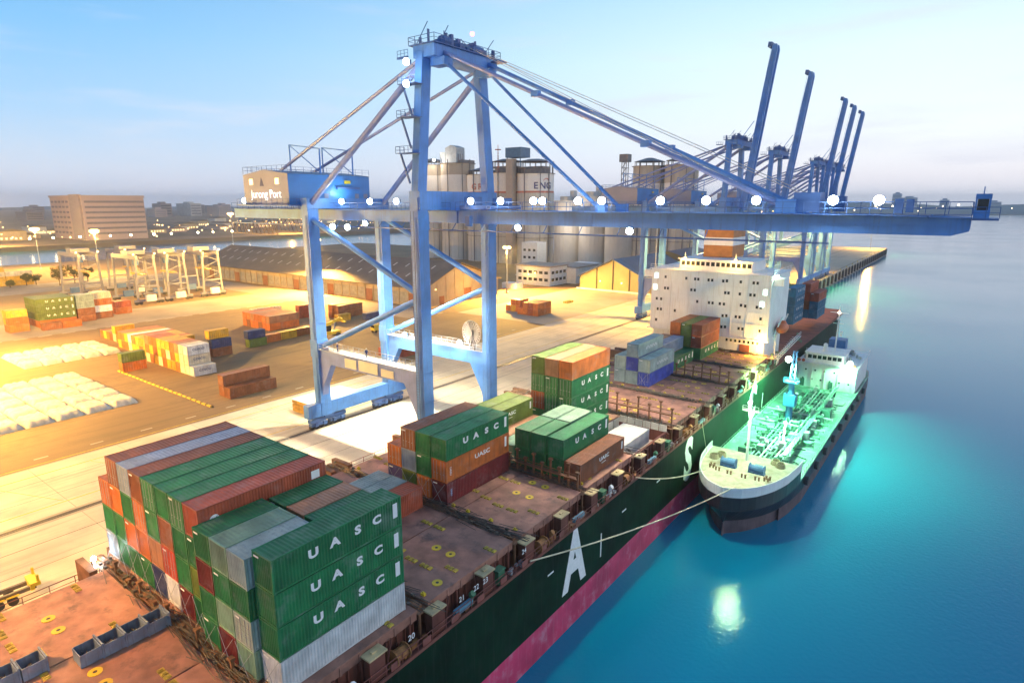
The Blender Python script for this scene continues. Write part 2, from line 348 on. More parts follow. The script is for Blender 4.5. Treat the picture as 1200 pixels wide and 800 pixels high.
def bridge(y, x0, x1, zb, h, step):
    m = MB(); n = max(2, round((x1 - x0) / step))
    for i in range(n + 1):
        x = x0 + (x1 - x0) * i / n; m.bar((x, y, zb), (x, y, zb + h + (.9 if i % 2 else 0)), .22); m.c(x, y, zb + h + (.9 if i % 2 else .0), .5, .4, .25)
    m.b(x0, x1, y - .35, y + .35, zb + h * .72, zb + h * .76); m.bar((x0, y - .3, zb + h * .95), (x1, y - .3, zb + h * .95), .07)
    return m.build('lashing_bridge', lbm, ship)
bridge(61.9, -47, -36.2, HZ - 1, 3.1, 1.3); bridge(90.6, -47.5, -35.6, HZ - 1.2, 4.0, 2.0); bridge(119.2, -46.5, -35.6, HZ - 1, 3.6, 1.8); bridge(19.3, -66, -39, HZ - 1.4, 1.5, 2.6)
# open hold with pale guides and tank top
hold = pm('hold_paint', (.62, .58, .50), .7, var=.2, scale=.4, streak=.4, spotcol=(.35, .22, .14))
hd = MB().b(-44.3, -35.8, 77.4, 89.6, DZ + .02, DZ + .3)
hd.build('hold_floor', hold, ship)
for k in range(6): MB().b(-44.2 + k * 1.42, -42.95 + k * 1.42, 89.2, 89.35, DZ + .3, HZ + .3).build('hold_panel', hold, ship)
for k in range(5): MB().b(-44.4, -44.25, 77.6 + k * 2.4, 79.7 + k * 2.4, DZ + .3, HZ - .1).build('hold_panel', hold, ship)
MB().b(-43.0, -38.3, 78.2, 88.2, DZ + .3, HZ - .5).build('stowed_hatch', pm('white_lid', (.7, .68, .62), .6, var=.15), ship)
# starboard passage: pedestals, stanchions, boxes, rail
pedm = [lbm, coam, pm('side_blue', (.10, .25, .34), .5), pm('side_green', (.05, .16, .08), .6)]
random.seed(11); cream = pm('pedestal_cream', (.55, .42, .22), .6, var=.25, scale=1); rustm = pm('drum_rust', (.30, .13, .04), .7, var=.4, scale=2)
for i in range(24):
    y = -16 + i * 7.12
    p = MB().b(-35.3, -34.3, y, y + 1.5, DZ + .02, HZ - .55).bar((-34.4, y + 1.5, DZ), (-35.2, y + 3.0, HZ - .7), .14).bar((-34.3, y - .1, DZ), (-34.3, y - .1, HZ - .5), .12)
    po = p.build('container_pedestal', coam, ship); MB().b(-35.35, -34.2, y - .2, y + 1.7, HZ - .55, HZ - .40).c(-34.8, y + .7, HZ - .32, .3, .5, .15).build('pedestal_top', cream, po)
    for k in range(5): MB().bar((-35.55, y + 2 + k * .95, DZ), (-35.55, y + 2 + k * .95, HZ - 1), .1).build('coaming_stay', coam, ship)
    k = i % 3; yy = y + random.uniform(2.2, 3)
    if k == 0: MB().tube((-34.7, yy, DZ + .7), (-34.7, yy + 1.3, DZ + .7), .55, 12).tube((-34.7, yy - .1, DZ + .7), (-34.7, yy, DZ + .7), .75, 12).tube((-34.7, yy + 1.3, DZ + .7), (-34.7, yy + 1.4, DZ + .7), .75, 12).build('rope_drum', rustm, ship)
    if k == 1: MB().b(-34.6, -34.18, yy, yy + 2.4, DZ + .5, DZ + 1.0).build('vent_box', pedm[2], ship)
    if k == 2: MB().b(-35, -34.3, yy, yy + 1.0, DZ + .02, DZ + 1.6).b(-35.1, -34.2, yy - .1, yy + 1.1, DZ + 1.6, DZ + 1.7).build('vent_box', pedm[3], ship)
    if i % 2: MB().tube((-34.6, yy + 2.6, DZ), (-34.6, yy + 2.6, DZ + 1.2), .22, 8).tube((-34.6, yy + 2.6, DZ + 1.2), (-34.3, yy + 2.6, DZ + 1.5), .3, 8).build('ventilator', [rustm, pedm[3], wht][i % 3], ship)
    m_ = MB()
    for q in range(7): m_.c(random.uniform(-35.1, -34.3), y + random.uniform(1.6, 7), DZ + random.uniform(.1, .5), random.uniform(.15, .4), random.uniform(.2, .7), random.uniform(.2, .6))
    stuff(m_.build('deck_clutter', [rustm, lbm, gal][i % 3], ship))
for y0 in BAY:
    for yy in (y0 + .2, y0 + 11.6): MB().b(-68.8, -65.1, yy, yy + .7, DZ + .02, HZ + .02).build('container_pedestal', lbm, ship)
rl_ = MB(); rl_.rail((SX - .1, -40, DZ + .2), (SX - .1, 150, DZ + .2), 1.0, 1.8, .05)
for i in range(50): rl_.b(SX - .12, SX - .06, -38 + i * 3.7, -37 + i * 3.7, DZ + .2, DZ + .9)
rl_.build('bulwark_rail', pm('rail_red', (.24, .08, .06), .6, var=.3), ship)
MB().rail((PX + .2, -20, DZ), (PX + .2, 145, DZ), 1.1, 2.2, .06).build('bulwark_rail', MATS['rail_red'], ship)
for n_, y in (('20', 31), ('21', 37.5), ('22', 39.6), ('23', 41), ('24', 47.5)):
    letters(n_, (-34.1, y, HZ - .9), .8, letw, ship, RX, .01)
# bins of lashing gear
binm = pm('bin_steel', (.20, .26, .36), .55, .2, var=.3, scale=1, streak=.5)
for k, (x, y) in enumerate([(-51.6, 17.2), (-51.7, 15.55), (-51.8, 13.9), (-51.9, 12.25), (-53.8, 9.1), (-53.9, 7.4)]):
    m = MB().b(x - .8, x + .8, y, y + 1.5, HZ + .06, HZ + .12)
    for (a, b_, c_, d) in ((x - .8, x - .74, y, y + 1.5), (x + .74, x + .8, y, y + 1.5), (x - .74, x + .74, y, y + .06), (x - .74, x + .74, y + 1.44, y + 1.5)): m.b(a, b_, c_, d, HZ + .12, HZ + 1.15)
    m.b(x - .9, x + .9, y + 1.5, y + 1.62, HZ + .02, HZ + 1.35)
    bn = thing('lashing_bin', ['blue-grey steel lashing bin closest to the container stack', 'second blue-grey lashing bin away from the container stack', 'third blue-grey lashing bin away from the container stack', 'last bin of the four-bin row on the rusty deck', 'single bin end just showing at the bottom edge of the deck', 'lowest bin, mostly cut off by the bottom edge'][k], 'bin', (x, y + .75, HZ), group='bins of lashing gear on the near hatch')
    m.build('bin', binm, bn)
    r_ = MB()
    for q in range(22):
        a = random.uniform(-.5, .5); cx, cy, cz = x + random.uniform(-.3, .3), y + .75 + random.uniform(-.3, .3), HZ + .2 + q * .018
        r_.tube((cx - .38 * math.cos(a), cy - .38 * math.sin(a), cz), (cx + .38 * math.cos(a), cy + .38 * math.sin(a), cz + .05), .04, 5)
    stuff(r_.build('rods', rodm, bn))
# superstructure
swm = pm('super_white', (.80, .79, .77), .45, var=.08, streak=.5, spotcol=(.55, .45, .34), scale=.3)
sup = MB().b(-66.2, -36.4, 149, 166, 13.3, 28.4).b(-65.5, -37.2, 149.8, 165, DZ, 13.3).b(-66.25, -36.35, 148.96, 166.05, 28.4, 28.75).build('superstructure', swm, ship)
MB().b(-66.9, -36.0, 148.6, 149, 13.05, 13.28).build('deck_ledge', swm, sup); MB().b(-66.9, -36, 148.6, 166.4, 28.75, 28.85).build('roof_ledge', swm, sup)
mb = MB().b(-60, -42, 152, 164, 28.85, 31.3).b(-60.6, -41.4, 151.6, 164.4, 31.3, 31.5).build('wheelhouse', swm, sup)
for k in range(14): MB().b(-59.6 + k * 1.27, -58.7 + k * 1.27, 151.95, 151.99, 29.9, 30.9).build('wheelhouse_window', glass, sup)
win = MB().b(-.24, .24, -.05, 0, -.32, .32).mesh('window'); win.materials.append(glass)
frm = MB().b(-.32, .32, -.03, 0, -.40, .40).mesh('window_frame'); frm.materials.append(pm('frame_grey', (.5, .48, .45), .5))
WP = [(-62.5, 26.8), (-57.0, 26.8), (-54.7, 26.8), (-53.9, 26.8), (-51.3, 26.8), (-50.4, 26.8), (-47.7, 26.8), (-46.8, 26.9), (-43.5, 26.9), (-40.5, 26.9), (-39.6, 26.9), (-62.5, 23.9), (-61.7, 23.9), (-55.5, 24.0), (-54.6, 24.0), (-47.0, 24.0), (-46.2, 24.0), (-43.5, 24.0), (-41.0, 24.0), (-40.1, 24.0), (-64.6, 21.0), (-63.4, 21.0), (-53.8, 21.2), (-50.8, 21.2), (-49.9, 21.2), (-48.1, 21.2), (-47.1, 21.2), (-43.0, 21.3), (-42.0, 21.2), (-39.3, 21.2), (-38.4, 21.2), (-64.2, 18.3), (-63.3, 18.3), (-59.5, 18.3), (-47.2, 18.3), (-46.3, 18.4), (-44.0, 18.4), (-43.1, 18.4), (-38.2, 18.5), (-64.5, 15.4), (-47.3, 15.5), (-46.4, 15.6), (-43.1, 15.6), (-42.2, 15.6), (-38.2, 15.6)]
for x, z in WP:
    link('window', win, sup, (x, 148.995, z)); link('window_frame', frm, sup, (x, 148.999, z))
for z in (16.9, 19.75, 22.6, 25.5): MB().b(-66.1, -36.5, 148.93, 148.99, z, z + .09).build('deck_seam', swm, sup)
for x in (-60.9, -52.6, -45.2, -41.6, -37.0): MB().tube((x, 148.9, 13.3), (x, 148.9, 28.3), .07, 6).build('drain_pipe', swm, sup)
ld = MB()
for s_ in (-.22, .22): ld.bar((-56.2 + s_, 148.85, 19), (-56.2 + s_, 148.85, 28.6), .05)
for k in range(30): ld.bar((-56.42, 148.85, 19.2 + k * .32), (-55.98, 148.85, 19.2 + k * .32), .035)
ld.build('ladder', swm, sup)
litw = MB().b(-.5, .5, -.05, 0, -.7, .7).mesh('lit_window'); litw.materials.append(em('window_cool', (.75, 1, .9), 1.5))
for x, z in ((-37.7, 24.9), (-38.2, 22.0), (-65.0, 27.0), (-65.2, 24.0)): link('lit_window', litw, sup, (x, 148.99, z))
for k in range(9):
    link('window', win, sup, (-46 + k * 1.05, 149.79, 12.3))
MB().b(-42.8, -40.4, 149.6, 149.78, DZ + 2, 11.6).build('door', pm('door_oxide', (.25, .09, .06), .6), sup)
r_ = MB().rail((-66.6, 148.8, 28.85), (-36.2, 148.8, 28.85), 1.1, 1.5, .06).rail((-36.2, 148.8, 28.85), (-36.2, 166, 28.85), 1.1, 1.5, .06).rail((-66.8, 148.7, 13.28), (-36.1, 148.7, 13.28), 1., 1.5, .05)
r_.build('railing', swm, sup)
MB().b(-68.6, -66.3, 149.5, 152, 26.5, 28.3).b(-36.3, -33.9, 149.5, 152, 26.5, 28.3).build('bridge_wing', swm, sup)
fn = MB().prism([(-57, 160), (-49.5, 160), (-49.5, 170), (-57, 170)], 'z', 31.5, 39.5).build('funnel', pm('funnel_orange', (.42, .16, .04), .5, var=.2), ship)
MB().b(-57.05, -49.45, 159.95, 170.05, 34.6, 36.6).build('funnel_band', wht, fn)
for x in (-55.4, -53.2, -51.2): MB().tube((x, 165, 39.5), (x, 165, 41.2), .5, 8).build('exhaust_pipe', dark, fn)
ms = MB().tube((-66, 150.2, 28.8), (-66, 150.2, 40), .22, 8, .14)
ms.tube((-58.4, 151, 31.5), (-58.4, 151, 33.2), .1).tube((-45.7, 151, 31.5), (-45.7, 151, 33.2), .1)
for s_ in (-1, 1):
    for k in range(9): ms.bar((-40 + s_ * .6, 158, 31.3 + k), (-40 - s_ * .6, 158, 32.3 + k), .09)
    ms.bar((-40 + s_ * .6, 158, 31.3), (-40 + s_ * .5, 158, 41), .14)
ms.build('mast', gal, sup)
for nm, p, e, c_, mt in (('deck_floodlight', (-58.4, 150.9, 31.6), 1500, SOD, sodium), ('deck_floodlight', (-45.7, 150.9, 31.7), 1500, SOD, sodium), ('deck_floodlight', (-35.7, 150.6, 28.6), 1000, GRN, green_l), ('deck_floodlight', (-37.2, 148.2, 12.6), 4000, SOD, sodium)):
    o = MB().sphere(p, .38, 8, 6).build(nm, mt, sup); lamp('light', (p[0], p[1] - .9, p[2] - .2), e, c_, sup, size=.4)
p = (-66.9, 18.6, DZ + 3.3); MB().sphere(p, .25, 8, 6).bar((-66.9, 18.6, DZ), (-66.9, 18.6, DZ + 3.1), .1).build('deck_floodlight', white_l, ship); lamp('light', (p[0], p[1] + .5, p[2]), 250, WHI, ship)
# lifeboat in its davit
lb = thing('lifeboat', 'orange enclosed lifeboat hanging in davit beside white superstructure', 'lifeboat', (-35, 156, 14))
orm = pm('lifeboat_orange', (.62, .13, .03), .45, var=.1)
MB().sphere((-35, 157, 15.4), 1.4, 12, 8, .95, 2.4, .95).build('hull', orm, lb, True); MB().sphere((-35, 157.6, 16.6), .8, 10, 6, .9, 1.4, .8).build('canopy', orm, lb, True)
MB().bar((-36.3, 154.5, 13.5), (-34.6, 154.5, 18.6), .3).bar((-36.3, 159.8, 13.5), (-34.6, 159.8, 18.6), .3).bar((-36.3, 154.5, 13.4), (-36.3, 159.8, 13.4), .3).bar((-36.3, 157, DZ), (-36.3, 157, 13.5), .4).build('davit', swm, lb)
# gangway and pipes on the quarter
g = MB()
for k in range(3): g.bar((-35.4 + k * .5, 150, 8), (-34.5 + k * .5, 172, 11), .12)
for k in range(14): g.bar((-35.3, 150.6 + k * 1.5, 8.2 + k * .2), (-34.2, 150.6 + k * 1.5, 8.2 + k * .2), .08)
g.rail((-34.4, 150, 8.2), (-33.6, 172, 11.2), 1, 1.5, .05); g.build('gangway', wht, ship)
g = MB(); random.seed(9)
for k in range(26): g.c(random.uniform(-36.3, -34.4), random.uniform(143, 182), DZ + random.uniform(.2, 3), random.uniform(.2, .7), random.uniform(.3, 1.2), random.uniform(.3, 1.3))
stuff(g.build('deck_fittings', pm('fit_green', (.12, .22, .15), .6, var=.4), ship))
# ---------------------------------------------------------------- containers
COL = {'brown': (.25, .085, .035), 'orange': (.50, .14, .03), 'green': (.016, .17, .055), 'olive': (.12, .17, .03), 'maroon': (.17, .02, .022), 'red': (.42, .05, .025),
       'grey-blue': (.24, .31, .42), 'navy': (.03, .05, .16), 'white': (.66, .67, .66), 'grey-green': (.32, .40, .37), 'blue': (.05, .08, .42), 'purple': (.12, .09, .25),
       'tan': (.42, .20, .10), 'pale green': (.20, .33, .22), 'yellow': (.62, .36, .03), 'cream': (.66, .58, .42), 'teal': (.03, .16, .26), 'brick': (.36, .075, .035)}
def cmat(c):
    return pm('container_' + c, COL[c], .5, var=.25, scale=.6, rnd=.18, streak=.6, streakcol=tuple(x * .4 + .02 for x in COL[c]), spotcol=tuple(x * .55 + .16 for x in COL[c]), spots=.55, spotscale=.45)
rust = pm('container_frame', (.10, .06, .045), .6, var=.3, scale=1)
CW = 2.438; CM = {}
def corr(n0, n1, pitch, d):
    o = []; k = max(1, round((n1 - n0) / pitch)); p = (n1 - n0) / k
    for i in range(k):
        a = n0 + i * p; o += [(a, 0), (a + .25 * p, 0), (a + .5 * p, d), (a + .75 * p, d)]
    return o + [(n1, 0)]
def container_meshes(L, h, far):
    k = (L, h, far)
    if k in CM: return CM[k]
    w = CW / 2; b = MB(); pitch = .28 if not far else .62; dd = .05 if not far else .06
    pr = corr(.14, L - .14, pitch, dd)
    for sx in (1, -1):
        o = len(b.v)
        for (y, d) in pr:
            x = sx * (w - .012 - d); b.v += [(x, y, .15), (x, y, h - .1)]
        for i in range(len(pr) - 1):
            q = (o + 2 * i, o + 2 * i + 2, o + 2 * i + 3, o + 2 * i + 1); b.f.append(q if sx > 0 else q[::-1]); b.m.append(0)
    pr2 = corr(.1, L - .1, pitch * 1.3, .03); o = len(b.v)
    for (y, d) in pr2: b.v += [(-w + .03, y, h - .03 - d), (w - .03, y, h - .03 - d)]
    for i in range(len(pr2) - 1): b.f.append((o + 2 * i, o + 2 * i + 1, o + 2 * i + 3, o + 2 * i + 2)); b.m.append(0)
    for y_, s_ in ((.05, -1), (L - .05, 1)):
        pe = corr(-w + .13, w - .13, pitch * .9, dd); o = len(b.v)
        for (x, d) in pe: y = y_ - s_ * d; b.v += [(x, y, .18), (x, y, h - .14)]
        for i in range(len(pe) - 1):
            q = (o + 2 * i, o + 2 * i + 2, o + 2 * i + 3, o + 2 * i + 1); b.f.append(q if s_ < 0 else q[::-1]); b.m.append(0)
    b.b(-w + .05, w - .05, .1, L - .1, .1, .14)
    body = b.mesh('body'); body.materials.append(None)
    f = MB()
    for x in (-1, 1):
        xa, xb = sorted((x * w, x * (w - .13)))
        for y0, y1 in ((0, .14), (L - .14, L)): f.b(xa, xb, y0, y1, .02, h - .015)
        xa, xb = sorted((x * (w - .004), x * (w - .11)))
        f.b(xa, xb, .14, L - .14, .03, .17).b(xa, xb, .14, L - .14, h - .12, h - .02)
        if not far:
            for y in (0, L):
                for z in (0, h - .12):
                    ya, yb = (y - .006, y + .17) if y == 0 else (y - .17, y + .006)
                    xa2, xb2 = sorted((x * (w + .006), x * (w - .16))); f.b(xa2, xb2, ya, yb, z, z + .12)
    for y0, y1 in ((.003, .12), (L - .12, L - .003)): f.b(-w + .13, w - .13, y0, y1, .03, .19).b(-w + .13, w - .13, y0, y1, h - .15, h - .02)
    fr = f.mesh('frame'); fr.materials.append(None)
    d = MB().b(-w + .15, -.012, 0.015, .055, .2, h - .16)
    for z in (.32, .5, .68): d.b(-w + .2, -.06, .0, .014, h * z - .05, h * z + .05)
    dl = d.mesh('door'); dl.materials.append(None)
    q = MB()
    for x in (-.85, -.35): q.tube((x, -.012, .2), (x, -.012, h - .16), .022, 5).b(x - .02, x + .2, -.03, -.005, 1.0, 1.05)
    rd = q.mesh('lock_rods'); rd.materials.append(gal)
    CM[k] = (body, fr, dl, rd); return CM[k]
LAB = set()
def nth(k):
    a = ['', 'first', 'second', 'third', 'fourth', 'fifth', 'sixth', 'seventh', 'eighth', 'ninth', 'tenth', 'eleventh', 'twelfth', 'thirteenth', 'fourteenth', 'fifteenth', 'sixteenth', 'seventeenth', 'eighteenth', 'nineteenth']
    if k < 20: return a[k]
    t = {2: 'twent', 3: 'thirt', 4: 'fort'}[k // 10]; return t + 'ieth' if k % 10 == 0 else t + 'y-' + a[k % 10]
NUM = ['one', 'two', 'three', 'four', 'five', 'six', 'seven', 'eight', 'nine', 'ten', 'eleven', 'twelve', 'thirteen', 'fourteen']
def cont(x, y, z, L, h, c, where, group, text=None, doors=False, far=False, tagplate=False, tcol=None, name='shipping_container'):
    lab = ('%s %s container, %s' % (c, 'forty-foot' if L > 8 else 'twenty-foot', where))
    assert lab not in LAB, lab
    LAB.add(lab)
    t = thing(name, lab, 'container', (x, y, z), 0, group, local=True)
    body, fr, dl, rd = container_meshes(L, h, far); m = cmat(c)
    link('body', body, t, None, None, m); link('frame', fr, t, None, None, m)
    if doors:
        for s_ in (1, -1):
            o = link('door', dl, t, None, None, m); o.scale.x = s_; link('lock_rods', rd, o)
    X = CW / 2 + .004
    if text == 'wide':
        for ch, u in zip('UASC', (.28, .44, .62, .78)): letters(ch, (X, L * u, h * .60), .98 if L > 8 else .8, letw, t, RX, .05, 1.3)
        MB().b(X, X + .004, L - .95, L - .45, h * .36, h * .84).build('number_plate', letw, t)
    elif text == 'small':
        letters('UASC', (X, L * .52, h * .62), .72, letw, t, RX, .02, 1.5); MB().b(X, X + .004, L * .46, L * .56, h * .38, h * .41).build('lettering_line', letw, t)
        MB().b(X, X + .004, L - .85, L - .5, h * .42, h * .84).build('number_plate', letw, t)
    elif text == 'smudge':      # lettering too blurred to read in the photograph
        q = MB(); random.seed(3)
        for k in range(9): q.b(X, X + .004, L * .3 + k * .62, L * .3 + k * .62 + .18, h * .42, h * .62).b(X, X + .004, L * .3 + k * .62 + .2, L * .3 + k * .62 + .46, h * (.42 + .15 * (k % 2)), h * (.47 + .15 * (k % 2)))
        q.build('lettering', letw, t)
    elif text:
        letters(text, (X, L * .5, h * .56), .95 if L > 8 else .85, tcol or pm('letter_slate', (.10, .13, .22), .6), t, RX, .03, 1.1)
    if tagplate:
        MB().b(-1.0, -.35, -.012, -.006, h - .42, h - .26).build('number_plate', letw, t)
    return t
RW = 2.6
ORD = ['first', 'second', 'third', 'fourth', 'fifth', 'sixth', 'seventh', 'eighth', 'ninth', 'tenth', 'eleventh']
g = g0 = 'containers stowed on the ship'
def stack(x_right, y, z0, cols, L, h, where, texts={}, doors=(), order='quay', far=False, grp=g):
    """cols: list from the quay side to the sea side, each a list of colours from the bottom tier up"""
    n = len(cols)
    for i, tiers in enumerate(cols):
        xc = x_right - (n - i - .5) * RW + (RW - CW) / 2
        for t_, c in enumerate(tiers):
            if c is None: continue
            cont(xc, y, z0 + .03 + t_ * (h + .022), L, h, c, 'tier %s, %s row from %s, %s' % (NUM[t_], ORD[i], 'left' if grp != g0 else 'quay', where), grp, texts.get((i, t_)), (i, t_) in doors, far, tagplate=(i + t_) % 3 == 0 and not far)
# bay A: the big near stack
A = [['grey-blue', 'green', 'orange'], ['green', 'green', 'orange', 'brown'], ['green', 'orange', 'green', 'grey-blue'], ['green', 'orange', 'orange', 'brown'], ['navy', 'tan', 'green', 'green'],
     ['white', 'red', 'brown', 'green'], ['maroon', 'green', 'green', 'green'], ['green', 'olive', 'green', 'brick']]
stack(-46.7, 20.25, HZ, A, 12.19, 2.84, 'big stack nearest the camera', {}, {(1, 3), (2, 3), (0, 2), (3, 2), (6, 3), (5, 1), (4, 3)})
lo = [o for o in bpy.data.objects if o.get('label', '').startswith('brick forty-foot container, tier four, eighth row')][0]
lgm = MB().tube((CW / 2 + .01, 1.35, 1.55), (CW / 2 + .014, 1.35, 1.55), .42, 14).build('logo_disc', letw, lo)
MB().add([(CW / 2 + .02, 1.1, 1.75), (CW / 2 + .02, 1.35, 1.3), (CW / 2 + .02, 1.65, 1.85), (CW / 2 + .02, 1.35, 1.6)], [(0, 1, 2, 3)]).build('logo_bird', pm('logo_blue', (.03, .06, .2), .5), lo)
MB().b(CW / 2 + .004, CW / 2 + .008, 10.6, 11.5, 1.5, 2.3).build('number_plate', letw, lo)
B20 = [['green', 'green', 'maroon', 'green'], ['maroon', 'pale green', 'green', 'pale green'], ['pale green', 'grey-green', 'green', 'grey-green']]
stack(-38.95, 19.7, HZ, B20, 6.06, 2.57, 'front half stack by lettered boxes', {}, {(2, 1)})
stack(-38.95, 26.4, HZ, [[None, None, None, 'green'], [None, None, 'green', 'tan'], [None, None, 'green', 'green']], 6.06, 2.50, 'rear half stack by lettered boxes')
for o in bpy.data.objects:
    pass
stack(-36.25, 20.2, HZ, [['white', 'green', 'green', 'green']], 12.19, 2.74, 'starboard edge nearest the camera', {(0, 1): 'wide', (0, 2): 'wide', (0, 3): 'wide'})
stack(-48.4, 40.6, HZ, [['grey-green'], ['grey-green'], ['brick']], 6.06, 2.66, 'low group on bare hatch')
stack(-46.4, 48.75, HZ, [['purple', 'orange'], ['olive', 'grey-blue', 'brown'], ['orange', 'green', 'green'], ['maroon', 'orange', 'green']], 12.19, 2.74, 'three-tier block in mid ship', {}, {(0, 1), (1, 2), (3, 1), (2, 0)})
for o in bpy.data.objects:
    l_ = o.get('label', '')
    if l_.endswith('three-tier block in mid ship') and 'fourth row' in l_:
        L = 12.19; h = 2.74; X = CW / 2 + .004
        if 'tier three' in l_:
            for ch, u in zip('UASC', (.29, .45, .62, .78)): letters(ch, (X, L * u, h * .6), 1.0, letw, o, RX, .06, 1.35)
            MB().b(X, X + .004, L - .95, L - .5, h * .36, h * .86).build('number_plate', letw, o)
        elif 'tier two' in l_:
            letters('UASC', (X, L * .55, h * .6), .8, letw, o, RX, .02, 1.5); MB().b(X, X + .004, L - .9, L - .5, h * .36, h * .86).build('number_plate', letw, o)
            letters('UASU', (X, .75, h * .5), .42, letw, o, (0, R(90), 0), .01)
        else: letters('UASU', (X, .8, h * .5), .36, pm('letter_blue', (.35, .5, .8), .5), o, (0, R(90), 0), .01)
# brown box (row four, tier two): orange light on its end, painted all over
# bay D
stack(-36.4, 62.95, HZ, [['green', 'green'], ['brown']], 12.19, 2.72, 'starboard edge of the second block', {(0, 1): 'wide', (1, 0): 'small'})
stack(-41.8, 62.95, HZ, [['green', 'green'], ['green', 'green']], 6.06, 2.72, 'front half of the second block')
stack(-41.8, 69.2, HZ, [['green', 'pale green'], ['tan', 'pale green']], 6.06, 2.74, 'rear half of the second block')
stack(-47.2, 62.95, HZ, [['green', 'olive'], ['olive', 'olive'], ['tan'], ['pale green']], 12.19, 2.72, 'quay side of the second block', {(1, 1): 'small', (3, 0): 'small'})
stack(-46.6, 77.3, HZ + .1, [['green', 'brick', 'green', 'olive'], ['green', 'green', 'green', 'tan'], ['green', 'green', 'green', 'orange']], 12.19, 2.86, 'tall block beside the open hold', {(2, 2): 'wide', (2, 1): 'wide', (2, 0): 'wide'}, {(0, 2), (1, 2), (2, 2), (0, 1), (1, 1), (2, 1)})
stack(-47.5, 107.9, HZ, [['grey-green', 'grey-green'], ['grey-green', 'blue', 'grey-green'], ['blue', 'grey-green']], 12.19, 2.72, 'grey and blue block amidships', {(2, 1): 'smudge', (1, 2): 'smudge'}, {(2, 0), (0, 0)})
stack(-48.2, 121.2, HZ, [['brown', 'tan'], ['brown', 'grey-blue'], ['green']], 12.19, 2.7, 'low row before the red block', {(2, 0): 'wide'})
stack(-47.0, 134.6, HZ, [['brown', 'brick', 'orange'], ['green', 'olive', 'olive'], ['green', 'brick', 'brick']], 12.19, 2.72, 'red block touching the white superstructure', {(2, 0): 'wide'})
# aft of the superstructure
stack(-40.0, 192, HZ, [['green', 'brown', 'brown', 'yellow'], ['green', 'green', 'brown', 'olive'], ['green', 'green', 'brown', 'olive'], ['teal', 'teal', 'teal', 'teal']], 12.19, 2.7, 'stack aft of the superstructure', {(3, 3): 'wide', (3, 2): 'wide', (3, 1): 'wide', (3, 0): 'wide'})
stack(-36.3, 206.2, HZ, [['teal', 'brown', 'brick', 'brick'], ['teal', 'teal', 'brick']], 12.19, 2.7, 'aftmost stack at the stern')

# crossed lashing rods on the lower tiers of the near stacks
def lash(xl, y, z0, h, n):
    for i in range(n):
        xa, xb = xl + i * RW + .1, xl + i * RW + CW - .05
        for (p, q) in (((xa, y - .25, z0), (xb, y - .05, z0 + h)), ((xb, y - .25, z0), (xa, y - .05, z0 + h))): MB().tube(p, q, .022, 5).build('lashing_rod', gal, ship)
lash(-67.5, 20.2, HZ - .4, 3.2, 8); lash(-46.75, 19.65, HZ - .4, 2.9, 3); lash(-38.85, 20.15, HZ - .4, 3.1, 1); lash(-55.3, 107.85, HZ - .2, 3.0, 3); lash(-56.8, 48.7, HZ - .3, 3.0, 4)
